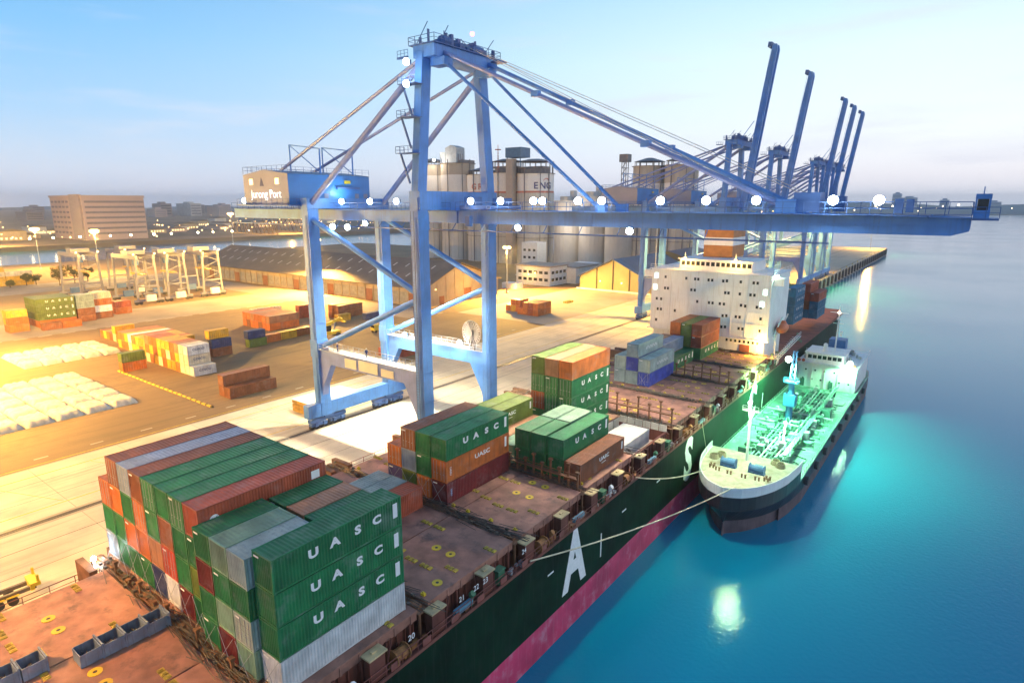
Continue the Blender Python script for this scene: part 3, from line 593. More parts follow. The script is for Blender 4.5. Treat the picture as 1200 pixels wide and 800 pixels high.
# ---------------------------------------------------------------- ship-to-shore gantry cranes
crm = pm('crane_blue', (.08, .23, .57), .5, var=.18, scale=.3, streak=.45, spotcol=(.07, .12, .25), spots=.25, spotscale=.5)
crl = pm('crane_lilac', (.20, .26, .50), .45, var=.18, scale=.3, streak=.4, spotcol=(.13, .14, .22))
crw = pm('crane_walk', (.06, .13, .32), .5, var=.15)
whl = MB().tube((-.2, 0, 0), (.2, 0, 0), .42, 12).tube((-.26, 0, 0), (-.2, 0, 0), .5, 12).tube((.2, 0, 0), (.26, 0, 0), .5, 12).mesh('wheel'); whl.materials.append(dark)
def sts(Yc, label, main, boom_len, apex, dcol=(1, .88, .62), de=1., lit=True, tilt=0, dl=((-98, 170000), (-84, 170000), (-60, 95000), (-40, 80000))):
    cx = -88.25; t = thing('gantry_crane', label, 'crane', (cx, Yc, 0), 0, 'ship to shore cranes along the quay', local=True)
    x = lambda X: X - cx
    XL, XW = x(-103.4), x(-73.6)
    P = lambda mb, n, m=crm, par=t: mb.build(n, m, par)
    for s_ in (-1, 1):
        y = 9 * s_
        P(MB().bar((XL, y, 2.6), (XL, y, 44.2), 2.0, 2.4).bar((XL, y, 15.0), (XL, y, 18.5), 2.3, 2.7), 'leg')
        P(MB().bar((XW, y, 2.6), (XW, y, 46.2), 1.8, 2.3).bar((XW, y, 46.0), (XW, 6.9 * s_, apex), 1.5, 2.0).bar((XW, y, 41), (XW, y, 43.9), 2.0, 2.5), 'leg')
        for X_, w1, w2, z0, dz in ((XL, 2.14, 2.54, 5, 5.6), (XW, 1.94, 2.44, 6, 5.3)):
            for k in range(7): P(MB().bar((X_, y, z0 + k * dz), (X_, y, z0 + .12 + k * dz), w1, w2), 'leg_flange')
            for d in (.3, .55): P(MB().bar((X_ + d, y - 1.27, 4), (X_ + d, y - 1.27, 43), .07), 'conduit')
        pb = P(MB().bar((XL + 1, y, 15.3), (XW - .9, y, 15.3), 1.5, 2.7).prism([(XW - .9, 14), (XW - 4.6, 14), (XW - 1.6, 8.5), (XW - .9, 6)], 'y', y - .7, y + .7).prism([(XL + 1, 14), (XL + 4.4, 14), (XL + 1.5, 9), (XL + 1, 7)], 'y', y - .7, y + .7), 'portal_beam', crl if s_ < 0 else crm)
        P(MB().b(XL + 1.2, XW - 1, y - 1.15, y + 1.15, 16.7, 16.8).rail((XL + 1.2, y - 1.1, 16.8), (XW - 1, y - 1.1, 16.8), 1.1, 1.6, .06).rail((XL + 1.2, y + 1.1, 16.8), (XW - 1, y + 1.1, 16.8), 1.1, 1.6, .06), 'walkway', gal)
        P(MB().tube((XL, y, 42.5), (XW - .9, y, 30.2), .55, 10), 'brace'); P(MB().tube((XL + 1, y, 17.2), (XW - .9, y, 29.2), .55, 10), 'brace')
        P(MB().c(XW - 1.1, y, 29.7, .5, 1.2, 3.0), 'gusset')
        P(MB().tube((XW, 6.9 * s_, apex - 1), (XL, 9 * s_, 44.8), .55, 10), 'back_leg', crl)
        P(MB().tube((XW - .5, 6.6 * s_, apex - .5), (x(-121), 4.0 * s_, 51.5), .32, 8), 'back_stay', crl)
        for X_, o_ in ((XL, 0), (XW, 0)):
            for yc in (8.3 * s_,):
                b = MB().bar((X_, yc, 2.9), (X_, yc, 2.1), 1.6, 2.2).b(X_ - .5, X_ + .5, yc - 4.4, yc + 4.4, 1.5, 2.2)
                for dy in (-2.3, 2.3): b.b(X_ - .55, X_ + .55, yc + dy - 1.9, yc + dy + 1.9, .75, 1.25).c(X_, yc + dy, 1.4, .7, .9, .5)
                for dy in (-3.2, -1.2, 1.2, 3.2): b.c(X_ + .75, yc + dy, 1.1, .5, .7, .7)
                bo = P(b, 'bogie', crw)
                for k in range(8): link('wheel', whl, bo, (X_, yc - 3.9 + k * 1.11, .5))
    for X_ in (XL, XW):
        P(MB().bar((X_, -13.2, 4.0), (X_, 13.2, 4.0), 1.7, 2.7), 'sill_beam')
    P(MB().b(XW - 1.2, XW + 1.2, -10, 10, 44.15, 47.2), 'cross_beam'); P(MB().b(XL - 1, XL + 1, -10.2, 10.2, 44.25, 46.2), 'cross_beam')
    P(MB().b(XW - 1.4, XW + 3.2, -7.8, 7.8, apex - .8, apex + 1.0).b(XW + 1, XW + 4, -6.5, -4.5, apex - 2, apex - .8).b(XW + 1, XW + 4, 4.5, 6.5, apex - 2, apex - .8), 'apex_beam')
    ap = MB().b(XW - 2.0, XW + 3.6, -8.2, 8.2, apex + 1.0, apex + 1.12)
    for a, b_ in (((-2., -8.2), (3.6, -8.2)), ((3.6, -8.2), (3.6, 8.2)), ((3.6, 8.2), (-2., 8.2)), ((-2., 8.2), (-2., -8.2))): ap.rail((XW + a[0], a[1], apex + 1.1), (XW + b_[0], b_[1], apex + 1.1), 1.15, 1.6, .07)
    ap.c(XW + .2, -3, apex + 1.9, 1.4, 1.6, 1.5).c(XW + 1.5, .5, apex + 1.8, 1.2, 2.2, 1.3).c(XW + .2, 4.2, apex + 2.2, 1.6, 1.2, 2.1).tube((XW + 2, -5, apex + 1.8), (XW + 2, -3.4, apex + 1.8), .9, 10).tube((XW + 2, 2.4, apex + 1.8), (XW + 2, 4.4, apex + 1.8), .9, 10).bar((XW - 1, -1, apex + 1), (XW - 1, -1, apex + 4.6), .12)
    rq = random.Random(6)
    for k in range(26):
        xx, yy = XW + rq.uniform(-1.8, 3.4), rq.uniform(-7.8, 7.8); hh = rq.uniform(.5, 2.4); ap.c(xx, yy, apex + 1.1 + hh / 2, rq.uniform(.15, .7), rq.uniform(.15, .9), hh)
    for yy in (-7.6, -4, 3.4, 7.4): ap.bar((XW + rq.uniform(-1.5, 3), yy, apex + 1), (XW + rq.uniform(-1.5, 3), yy, apex + 4.2), .09)
    ap.b(XW + 3.6, XW + 5.6, 5.5, 7.5, apex + .2, apex + .4).bar((XW - 1.8, -8.6, apex - .6), (XW - 4.2, -8.6, apex - .6), .3).rail((XW - 4.2, -8.6, apex - .5), (XW - 1.8, -8.6, apex - .5), 1, .8, .06)
    P(ap, 'apex_platform', crw)
    hx = x(-70.0)
    for s_ in (-1, 1):
        P(MB().b(x(-140), hx, 3.2 * s_ - .65, 3.2 * s_ + .65, 42.0, 44.1), 'girder')
    gt = MB()
    for k in range(9): gt.b(x(-140) + k * 8.6, x(-140) + k * 8.6 + .6, -2.5, 2.5, 43.2, 44.0)
    P(gt, 'girder_tie')
    # boom, built lying and turned about the hinge when raised
    def up(p):
        if main: return p
        a = R(83); d = Vector((p.x - hx - .3, 0, p.z - 43.5)); return Vector((hx + .3 + d.x * math.cos(a) - d.z * math.sin(a), p.y, 43.5 + d.x * math.sin(a) + d.z * math.cos(a)))
    tip = hx + .4 + boom_len
    for s_ in (-1, 1):
        yb = (3.2 if main else 1.25) * s_; bw2 = .65 if main else .5
        m = MB().prism([(hx + .4, 42.0), (tip - 1.5, 42.0), (tip, 42.5), (tip, 43.8), (tip - 14, 44.1), (hx + .4, 44.1)], 'y', yb - bw2, yb + bw2)
        for k in range(int(boom_len / 5.7)): m.b(hx + 3 + k * 5.7, hx + 3.12 + k * 5.7, yb - bw2 - .05, yb + bw2 + .05, 42.05, 44.05)
        m.b(hx + .5, tip - 2, yb - bw2 - .13, yb + bw2 + .13, 42.9, 43.05)
        P(m.xf(up), 'boom')
    m = MB()
    for k in range(int(boom_len / 8)): m.b(hx + 4 + k * 8, hx + 4.6 + k * 8, -2.5 if main else -.7, 2.5 if main else .7, 43.2, 44.0)
    P(m.xf(up), 'boom_tie')
    m = MB()
    for s_ in (-1, 1) if main else ():
        m.b(hx + .6, tip, min(3.9 * s_, 4.9 * s_), max(3.9 * s_, 4.9 * s_), 44.0, 44.07).rail((hx + .6, 4.85 * s_, 44.07), (tip, 4.85 * s_, 44.07), 1.35, 2.2 if main else 5, .07)
    if not main:
        m.b(hx + .6, tip, 1.85, 2.5, 44.0, 44.07).rail((hx + .6, 2.45, 44.07), (tip, 2.45, 44.07), 1.2, 5, .06).b(tip - 1, tip + .6, -1.9, 1.9, 44.1, 45.3)
    P(m.xf(up), 'boom_walkway', crw)
    m = MB()
    for s_ in (-1, 1): m.b(x(-139), hx - .3, min(3.9 * s_, 5. * s_), max(3.9 * s_, 5. * s_), 44.0, 44.07).rail((x(-139), 4.95 * s_, 44.07), (hx - .4, 4.95 * s_, 44.07), 1.3, 2.4, .07)
    P(m, 'girder_walkway', crw)
    for s_ in (-1, 1):
        if main:
            P(MB().tube((XW + 2.5, 5.5 * s_, apex - .8), (x(-43.3), 3.2 * s_, 44.5), .28, 8), 'fore_stay'); P(MB().tube((XW + 3, 5.5 * s_, apex), (x(-18.6), 3.2 * s_, 44.9), .33, 8), 'fore_stay', crl if s_ < 0 else crm)
            a, b_ = Vector((XW + 3, 5.5 * s_, apex)), Vector((x(-18.6), 3.2 * s_, 44.9)); q = MB()
            for u in (.33, .66): w_ = a.lerp(b_, u); q.c(w_.x, w_.y, w_.z, 1.2, .9, .8)
            P(q, 'stay_link'); P(MB().c(x(-18.4), 3.2 * s_, 44.9, 2.2, 1.0, 1.7), 'stay_lug'); P(MB().c(x(-43), 3.2 * s_, 44.6, 1.6, .9, 1.1), 'stay_lug')
            for k in (0, 1): P(MB().tube((XW + 4, (1.2 + k) * s_, apex + 1.5), (x(-20 + 6 * k), (1.2 + k) * s_, 45), .05, 5), 'hoist_rope', gal)
        else:
            P(MB().tube((XW + 2.5, 5.5 * s_, apex), tuple(up(Vector((hx + 30, 3.2 * s_, 44.4)))), .12, 6), 'fore_stay'); P(MB().tube((XW - 1, 3 * s_, apex), (x(-128), 3.2 * s_, 44.5), .22, 6), 'back_stay', crl)
    # machinery house on the landside end
    hw = pm('house_panel', (.22, .23, .32), .5, var=.08, scale=.3); hb = pm('house_blue', (.04, .20, .50), .45, var=.12, scale=.3, streak=.2, spotcol=(.02, .1, .3))
    xa, xb, ya, yb = x(-121.5), x(-106), -11.5, 8.2
    hs = P(MB().b(xa, xb, ya, yb, 45.0, 50.8), 'machinery_house', hb)
    P(MB().prism([(xa - .2, 50.8), (xb + .2, 50.8), ((xa + xb) / 2, 51.7)], 'y', ya - .2, yb + .2), 'house_roof', hw, hs)
    P(MB().b(xa, xb, ya - .06, ya - .004, 45.05, 50.8), 'front_panel', hw, hs)
    P(MB().rail((xa, ya, 51.0), (xa, yb, 51.0), 1.4, 1.8, .06).rail((xa, ya, 51.0), (xb, ya, 51.0), 1.4, 1.8, .06).rail((xb, ya, 51.0), (xb, yb, 51.0), 1.1, 1.8, .05), 'roof_rail', crw, hs)
    P(MB().b(xa - 1.2, xb + 1.6, ya - 1.4, yb + 1, 44.75, 45.0).rail((xb + 1.5, ya - 1.3, 45), (xb + 1.5, yb + 1, 45), 1.1, 1.8, .06).rail((xa - 1, ya - 1.3, 45), (xb + 1.5, ya - 1.3, 45), 1.1, 1.8, .06), 'house_deck', crw, hs)
    for k, yy in enumerate((-3.5, 4.2, 6.5)): P(MB().b(xb, xb + .08, yy, yy + 1.0, 45.2, 47.2), 'house_door', hw, hs)
    P(MB().b(xb, xb + .5, -.5, 5.2, 48.1, 48.5), 'canopy', crw, hs); P(MB().b(xb, xb + .3, 1.6, 3.0, 49.2, 49.8), 'notice', yel, hs)
    tr = MB()
    for s_ in (-4, 4):
        tr.bar((x(-116), s_, 51), (x(-116), s_, 57), .22).bar((x(-106), s_, 51), (x(-106), s_, 55.8), .22).bar((x(-116), s_, 57), (x(-106), s_, 55.8), .2).bar((x(-116), s_, 57), (x(-106), s_, 51.2), .14)
    P(tr, 'roof_frame')
    # festoon track and back-reach clutter
    if main:
        m = MB(); m.bar((x(-138), -5.2, 40.9), (x(-13), -5.2, 40.9), .16, .22)
        for k in range(21): m.bar((x(-137) + k * 6.1, -5.2, 40.9), (x(-137) + k * 6.1, -4.2, 42.0), .1)
        P(m, 'festoon_track', crw)
        m = MB(); random.seed(4)
        for k in range(12):
            X0 = x(-140) + k * 1.6; m.bar((X0, -5.2, 41), (X0 + 1.4, -5.2, 38.6), .12).bar((X0 + 1.4, -5.2, 38.6), (X0 + 1.6, -5.2, 41), .1)
            m.bar((X0, 3, 41.6), (X0 + 1.5, 3, 38.9), .12)
        m.bar((x(-140), -5.2, 38.6), (x(-121), -5.2, 38.6), .15).bar((x(-140), 3, 38.9), (x(-121), 3, 38.9), .15)
        P(m, 'festoon_loops', pm('festoon', (.16, .11, .09), .6))
        for nm_, X_ in (('Jurong Port', -113.7),):
            letters(nm_, (x(X_), ya - .10, 47.0), 2.25, em('sign_white', (1, 1, 1), 1.0), hs, RY, .0, 1.0)
        P(MB().prism([(x(-115.6), 48.6), (x(-114.2), 48.6), (x(-114.6), 49.6), (x(-115.0), 50.2)], 'y', ya - .12, ya - .08), 'logo_sail', pm('logo_navy', (.02, .04, .16), .5), hs)
        for X_ in (-118.7, -109.6): P(MB().b(x(X_) - .6, x(X_) + .6, ya - .12, ya - .07, 48.9, 50.0), 'lit_window', warm_win, hs)
        # ladder tower and platforms on the near waterside leg
        m = MB()
        for s_ in (-.35, .35): m.bar((XW + s_ - .1, -10.6, 3), (XW + s_ - .1, -10.6, 44), .07)
        for k in range(80): m.bar((XW - .45, -10.6, 3.4 + k * .5), (XW + .25, -10.6, 3.4 + k * .5), .05)
        P(m, 'ladder', crw)
        for z in (53.0, 58.5, 63.5):
            yy = -9 + 2.1 * (z - 46) / (apex - 46) - 1.3
            m = MB().b(XW - 2.6, XW + 1.2, yy - 1.6, yy + .3, z, z + .1).rail((XW - 2.6, yy - 1.6, z), (XW + 1.2, yy - 1.6, z), 1.1, 1., .06).rail((XW - 2.6, yy - 1.6, z), (XW - 2.6, yy + .3, z), 1.1, 1, .06)
            m.bar((XW - 2.6, yy - .5, z), (XW - 1, yy - .2, z - 4.6), .25).bar((XW - 2.2, yy - .9, z), (XW - .6, yy - .6, z - 4.6), .1)
            P(m, 'ladder_platform', crw)
        # sign plates on the portal beam
        pw = pm('plate_cream', (.75, .66, .45), .5, var=.05)
        for (a, b_, z0, z1, tx) in ((-94.3, -91.0, 14.3, 16.1, '40 T'), (-90.2, -84.9, 14.3, 16.3, None), (-83.9, -80.6, 14.3, 15.7, 'QC 4217')):
            pl = P(MB().b(x(a), x(b_), -9.95, -9.82, z0, z1), 'sign_plate', pw)
        # cable reel
        rc = (x(-77.0), 7.6, 20.4); m = MB()
        for k in range(26):
            a = 2 * math.pi * k / 26; m.bar((rc[0] + .5 * math.cos(a), rc[1], rc[2] + .5 * math.sin(a)), (rc[0] + 2.4 * math.cos(a), rc[1], rc[2] + 2.4 * math.sin(a)), .14, .3)
        for r0 in (2.4, 1.5):
            for k in range(26):
                a, a2 = 2 * math.pi * k / 26, 2 * math.pi * (k + 1) / 26; m.bar((rc[0] + r0 * math.cos(a), rc[1], rc[2] + r0 * math.sin(a)), (rc[0] + r0 * math.cos(a2), rc[1], rc[2] + r0 * math.sin(a2)), .1, .12)
        m.tube((rc[0], 7.1, rc[2]), (rc[0], 8.4, rc[2]), .55, 10); m.bar((rc[0], 8.3, 16.7), (rc[0], 8.3, 20.4), .5); P(m, 'cable_reel', pm('reel', (.20, .17, .15), .6))
        # trolley and boom tip platform
        P(MB().b(x(-69), x(-62.5), -4.2, 4.2, 44.3, 44.9).c(x(-67.5), -2.5, 45.6, 2, 2.2, 1.4).c(x(-64.5), 1.5, 45.5, 2.2, 2.5, 1.2).c(x(-66), -5.4, 42.4, .9, .8, 1.6), 'trolley', crw)
        P(MB().b(tip, tip + 2.2, -4.2, 4.2, 43.6, 43.8).rail((tip, -4.2, 43.8), (tip + 2.2, -4.2, 43.8), 1.1, 1.1, .06), 'tip_platform', crw)
        tb = MB()
        for a in (.2, 1.3):
            for b_ in (-4.1, -3.0): tb.bar((tip + a, b_, 43.8), (tip + a, b_, 46.2), .15)
        tb.b(tip + .1, tip + 1.4, -4.2, -2.9, 43.8, 44.6).b(tip + .1, tip + 1.4, -4.2, -2.9, 45.7, 46.2).bar((tip + .7, -3.5, 46.2), (tip + .7, -3.5, 46.9), .1)
        P(tb, 'tip_hut'); P(MB().b(tip + .3, tip + 1.2, -4.0, -3.1, 44.6, 45.7), 'hut_window', glass)
        P(MB().c(x(-13.5), 2, 45.2, 1.2, 1.2, 1.8).c(x(-16.2), -2, 45.4, 2.8, 2.6, 2.2).c(x(-7), -3.2, 45, .8, .6, 1.5).c(x(-6), -3.2, 45, .7, .6, 1.4), 'sheave_box', crw)
        # floodlights along the girders
        fh = MB().b(-.5, .5, -.2, .25, -.32, .32).mesh('lamp_housing'); fh.materials.append(crw)
        fe = MB().sphere((0, -.1, 0), .52, 12, 8).mesh('lamp_glass'); fe.materials.append(white_l)
        FX = (-98.4, -90.2, -83.1, -65.7, -59.6, -53.4, -51.8, -45.7, -41.9, -33.3, -27.3, -21.3, -13.1, -8.7)
        for k, X_ in enumerate(FX):
            f_ = link('floodlight', fh, t, (x(X_), -4.9, 45.6)); link('lamp_glass', fe, f_, (0, -.2, 0))
            if k % 4 == 0 and lit: lamp('light', (x(X_), -6.0, 45.5), 500, WHI, t, size=.3)
        for X_, y_, z_ in ((-96.3, -8.9, 41.0), (-92.0, -8.9, 41.0), (-95.6, 7.4, 17.6), (-88.6, 7.4, 17.7), (-79.8, 7.4, 18.0), (-73.6, -10.4, 66.5), (-74, -10.2, 63.4), (-124, -10, 45.8)):
            f_ = link('floodlight', fh, t, (x(X_), y_, z_)); link('lamp_glass', fe, f_, (0, -.2, 0))
        for X_, y_, e in () if not lit else ((-95.6, 6.4, 1500), (-88.6, 6.4, 1500), (-79.8, 6.4, 1500)): lamp('light', (x(X_), y_ - 1, 17.6), e, (1, .95, .85), t, size=.4)
        if lit: lamp('light', (x(-73.6), -11.6, 65), 500, WHI, t); lamp('light', (x(-104), 0, 47.3), 500, (.7, .9, 1), t); lamp('light', (x(-113), -14, 46), 50, (.8, .9, 1), t)
        # downlights under the girders, wide warm-white floods on the apron
        for X_, e in dl:
            f_ = link('floodlight', fh, t, (x(X_), 0, 41.7)); link('lamp_glass', fe, f_, (0, 0, -.3))
            lamp('light', (x(X_), 0, 41.0), e * de, dcol, t, 'SPOT', .5, (tilt, 0, 0), 105, .7)
        bc = MB().sphere((XW + 3, 1.5, apex + 4), .35, 8, 6).build('beacon', red_l, t)
    else:
        for X_ in (-92, -76):  # sodium downlights added here to brighten the far apron
            MB().sphere((x(X_), -4, 41.4), .7, 8, 6).build('floodlight', sodium, t); lamp('light', (x(X_), -4, 40.4), 130000, SOD, t, 'SPOT', .5, (0, 0, 0), 130, .7)
    return t
main_crane = sts(81.5, 'near blue gantry crane with lowered boom reaching over the ship', True, 69, 68.4)
sts(-15, 'gantry crane that carries the camera position, behind the near deck', True, 69, 68.4, (1, .52, .14), 1.0, False, R(26), ((-98, 60000), (-84, 100000), (-66, 230000), (-45, 12000)))
cl = ['first crane with raised boom behind the white superstructure, closest to the camera', 'second crane with raised boom along the quay', 'third raised-boom crane, left of the tight group of three', 'fourth raised-boom crane, in the middle of the group of three', 'fifth raised-boom crane, farthest along the quay']
c1 = sts(232.4, cl[0], False, 54.5, 66)
for Y, lb_ in zip((288.1, 368.7, 397, 426.6), cl[1:]):
    c_ = dup(c1, None, (-88.25, Y, 0)); c_['label'] = lb_
# ---------------------------------------------------------------- yard containers
g = 'containers stacked in the yard'
def ycol(x, y, cols, L, where, texts={}, far=True, h=2.62):
    stack(x, y, .01, cols, L, h, where, texts, (), far=far, grp=g)
ycol(-135.9, 69.8, [['brown', 'brown'], ['brown']], 12.19, 'pair beside the apron edge')
W3 = [['cream', 'orange', 'tan'], ['orange', 'yellow', 'orange'], ['yellow', 'orange', 'orange'], ['cream', 'yellow', 'yellow'], ['orange', 'orange', 'yellow'], ['yellow', 'cream', 'yellow'], ['yellow', 'orange', 'orange'], ['orange', 'yellow', 'tan'], ['cream', 'cream', 'cream'], ['cream', 'cream', 'white'], ['white']]
ycol(-161.7, 74.0, W3, 6.06, 'white-fronted block behind long kerb', {(10, 0): 'COSCO', (9, 1): 'COSCO', (9, 2): 'COSCO'})
ycol(-190.5, 76.5, [['yellow', 'orange'], ['orange', 'orange'], ['orange', 'yellow'], ['cream', 'white'], ['yellow', 'orange'], ['yellow', 'yellow'], ['orange', 'yellow'], ['yellow', 'yellow'], ['orange', 'orange'], ['yellow', 'yellow']], 12.19, 'long yellow block behind white boxes')
ycol(-217, 79, [['orange'], ['yellow'], ['orange'], ['brown'], ['cream', 'yellow'], ['orange'], ['tan'], ['orange']], 6.06, 'low tail of long yellow block')
for k, c in enumerate(('orange', 'olive')): cont(-182.8, 64.4, .01 + k * 2.64, 6.06, 2.62, c, ('lower' if k == 0 else 'upper') + ' of the pair at the kerb end', g, far=True)
for k, (c, dx) in enumerate((('brown', 0), ('navy', 0), ('yellow', -1.2))): cont(-179.7 + dx, 87.8, .01 + k * 2.64, 6.06, 2.62, c, ['bottom', 'middle', 'top'][k] + ' of three-high stack right of white boxes', g, far=True)
for k, c in enumerate(('olive', 'navy')): cont(-182.5 - k * .6, 101.2, .01 + k * 2.64, 6.06, 2.62, c, ('lower' if k == 0 else 'upper') + ' of the navy and green pair', g, far=True)
for k, c in enumerate(('orange', 'yellow', 'brown', 'orange')): cont(-184.5 - k * .5, 107.6 + k * 6.5, .01, 6.06, 2.62, c, 'number %s in the single line behind the navy box' % NUM[k], g, far=True)
ycol(-200, 120, [['orange', 'orange'], ['brown', 'orange'], ['orange', 'tan'], ['orange', 'orange'], ['brown', 'orange'], ['orange', 'orange'], ['orange', 'tan']], 12.19, 'square orange block in mid yard')
for i, (x, y, c, n_) in enumerate([(-214, 141, 'brick', 2), (-205, 150, 'orange', 2), (-201, 150, 'brown', 2), (-196, 146, 'yellow', 1), (-190, 155, 'navy', 1)]):
    for k in range(n_): cont(x, y, .01 + k * 2.64, 6.06 if i % 2 else 12.19, 2.62, c, '%s of group behind the reach stacker, place %s' % (['lower', 'upper'][k], NUM[i]), g, far=True)
ycol(-138.8, 202, [['orange'], ['orange', 'orange'], ['brick', 'brick'], ['orange', 'orange']], 9.9, 'vivid orange pile beyond the crane')
ycol(-150.6, 206, [['orange'], ['yellow', 'orange'], ['orange', 'orange']], 6.06, 'left neighbour of the vivid orange pile')
for k, (x, y) in enumerate([(-134, 119.5), (-136.8, 119.5), (-139.6, 119.5)]): cont(x, y, .01, 12.19, 2.62, 'brick', 'place %s of row glimpsed under the portal beam' % NUM[k], g, far=True)
# stacks beside the tall yard cranes
ycol(-271, 62, [['orange', 'yellow', 'yellow'], ['orange', 'orange', 'yellow']], 6.06, 'leftmost yellow stack in the yard')
ycol(-273.5, 71.6, [['orange', 'olive', 'olive', 'olive']] * 5, 12.19, 'green lettered stack near yard cranes', {(4, 1): 'wide', (4, 2): 'wide', (4, 3): 'wide'})
ycol(-274.5, 84.6, [['orange', 'brown', 'grey-green', 'grey-green'], ['brown', 'brown', 'grey-green', 'grey-green']], 6.06, 'brown stack between green and white ones')
ycol(-277, 91.6, [['brown', 'cream', 'orange', 'cream'], ['brown', 'white', 'orange', 'cream']], 6.06, 'banded stack nearest yard cranes')
ycol(-282, 100.6, [['orange', 'orange'], ['orange', 'brick']], 6.06, 'short orange stack at yard cranes')
cont(-267.5, 70.6, .01, 6.06, 2.62, 'brown', 'left of the single pair before the green stack', g, far=True); cont(-267.5, 76.9, .01, 6.06, 2.62, 'orange', 'right of the single pair before the green stack', g, far=True)
for j in range(3): ycol(-430 + j * .5, 76 + j * 12.6, [['yellow', 'yellow', 'cream', 'yellow', 'yellow'][:5 - j]], 12.19, 'tall yellow wall, far-left stretch %s' % NUM[j])
# ---------------------------------------------------------------- piles of white sacks under covers
sackm = pm('sack_cover', (.58, .54, .44), .75, spots=.45, spotcol=(.34, .29, .2), spotscale=.5, var=.22, scale=.8, bump=.5, bscale=3, rnd=.06)
def sack_mesh(w, l, h, seed):
    rn = random.Random(seed); nx, ny = 11, 13; mb = MB()
    for j in range(ny):
        for i in range(nx):
            u, v_ = i / (nx - 1) * 2 - 1, j / (ny - 1) * 2 - 1
            e = max(abs(u), abs(v_)); z = h * (1 - max(0, e - .75) * 2.4) * (.86 + .14 * math.cos(u * 9) * math.cos(v_ * 11)) + rn.uniform(-.05, .05)
            if e > .999: z = 0
            mb.v.append((u * w / 2 + rn.uniform(-.08, .08), v_ * l / 2 + rn.uniform(-.08, .08), max(0, z)))
    for j in range(ny - 1):
        for i in range(nx - 1): a = j * nx + i; mb.f.append((a, a + 1, a + nx + 1, a + nx)); mb.m.append(0)
    me = mb.mesh('sack_pile'); me.materials.append(sackm); me.polygons.foreach_set('use_smooth', [True] * len(me.polygons)); return me
SK = [sack_mesh(7.4, 5.2, 1.5, k) for k in range(4)]
def sacks(x0, y0, nx, ny, dx, dy, lab, me_scale=1):
    for i in range(nx):
        for j in range(ny):
            o = link('sack_pile', SK[(i * 3 + j) % 4], None, (x0 - i * dx, y0 + j * dy, .01)); o.scale = (me_scale, me_scale, 1)
            tag(o, 'white covered sack pile, row %s from apron, %s from left, %s' % (NUM[i], NUM[j], lab), 'sack pile', 'piles of white sacks in the yard')
sacks(-154.5, 15.2, 5, 8, 7.9, 5.4, 'bright near field'); sacks(-211, 51.6, 3, 5, 7.2, 5.0, 'smaller far field', .92)
# pale block row
blk = MB().b(-.9, .9, -.62, .62, 0, 1.5).b(-.7, .7, -.5, .5, 1.5, 1.62).mesh('concrete_block'); blk.materials.append(pm('block_pale', (.58, .52, .42), .8, var=.15))
for k in range(9): tag(link('concrete_block', blk, None, (-241 + .2 * k, 137 + 1.45 * k, .01)), 'pale concrete block, place %s of nine from the left, in mid yard' % NUM[k], 'block', 'row of pale blocks')
# striped kerb blocks along X
kb = MB()
kb.mi(0).b(-1.45, .15, -.22, .22, 0, .34).mi(1).b(.16, .8, -.22, .22, 0, .34); kbm = kb.mesh('kerb_block'); kbm.materials.append(yel); kbm.materials.append(pm('kerb_black', (.16, .11, .03), .7))
kr = thing('kerb_barrier', 'long yellow and black striped kerb crossing the asphalt yard', 'kerb', (-158, 64.2, 0))
for k in range(22): link('kerb_block', kbm, kr, (-183 + k * 2.32, 64.2, .006))
# ---------------------------------------------------------------- masts with floodlights
def mast(x, y, h, label, e, col=SOD, mt=sodium, r=.75, aim=None):
    t = thing('light_mast', label, 'light mast', (x, y, 0), 0, 'floodlight masts in the port', local=True)
    MB().tube((0, 0, 0), (0, 0, h), .32, 10, .16).c(0, 0, .4, 1.2, 1.2, .8).build('pole', gal, t)
    MB().b(-1.6, 1.6, -.15, .15, h, h + .25).b(-.15, .15, -1.6, 1.6, h, h + .25).build('cross_arm', gal, t)
    for a in range(4):
        q = (1.35 * math.cos(a * 1.571), 1.35 * math.sin(a * 1.571), h - .15)
        hd_ = MB().c(*q, .9, .9, .5).build('lamp_head', gal, t); MB().sphere((q[0], q[1], q[2] - .3), r, 8, 6, 1, 1, .7).build('lamp_glass', mt, hd_)
    if aim: lamp('light', (0, 0, h - 1.8), e, col, t, 'SPOT', .8, aim, 150, .35)
    else: lamp('light', (0, 0, h - 1.8), e, col, t, size=.8)
    return t
mast(-264.8, 188.4, 27.7, 'floodlight mast before the long warehouse, seen beside the crane leg', 900000, r=1.1, aim=(R(-42), 0, 0))
mast(-189.4, 247.5, 23.8, 'floodlight mast at the gable corner of the long warehouse', 750000, r=1.1, aim=(R(-12), R(-38), 0))
mast(-458.4, 157.5, 28, 'floodlight mast behind the yard cranes, brighter right of two on the left', 352000, r=1.7)
mast(-522.2, 143.3, 28, 'leftmost floodlight mast, above the basin edge', 288000, r=1.8)
mast(-556, 304, 36, 'floodlight mast far behind the machinery house', 192000, r=1.7)
mast(-84, 716, 20.5, 'floodlight mast at the far tip of the pier', 192000, r=1.7)
mast(-172, 12, 30, 'floodlight mast in the near yard beside the sack piles', 400000)
mast(-150, -42, 30, 'floodlight mast in the yard behind the camera', 320000)
mast(-225, 40, 28, 'floodlight mast at the edge of the smaller sack field', 300000)
mast(-330, 60, 28, 'floodlight mast beside the yard road at far left', 256000)
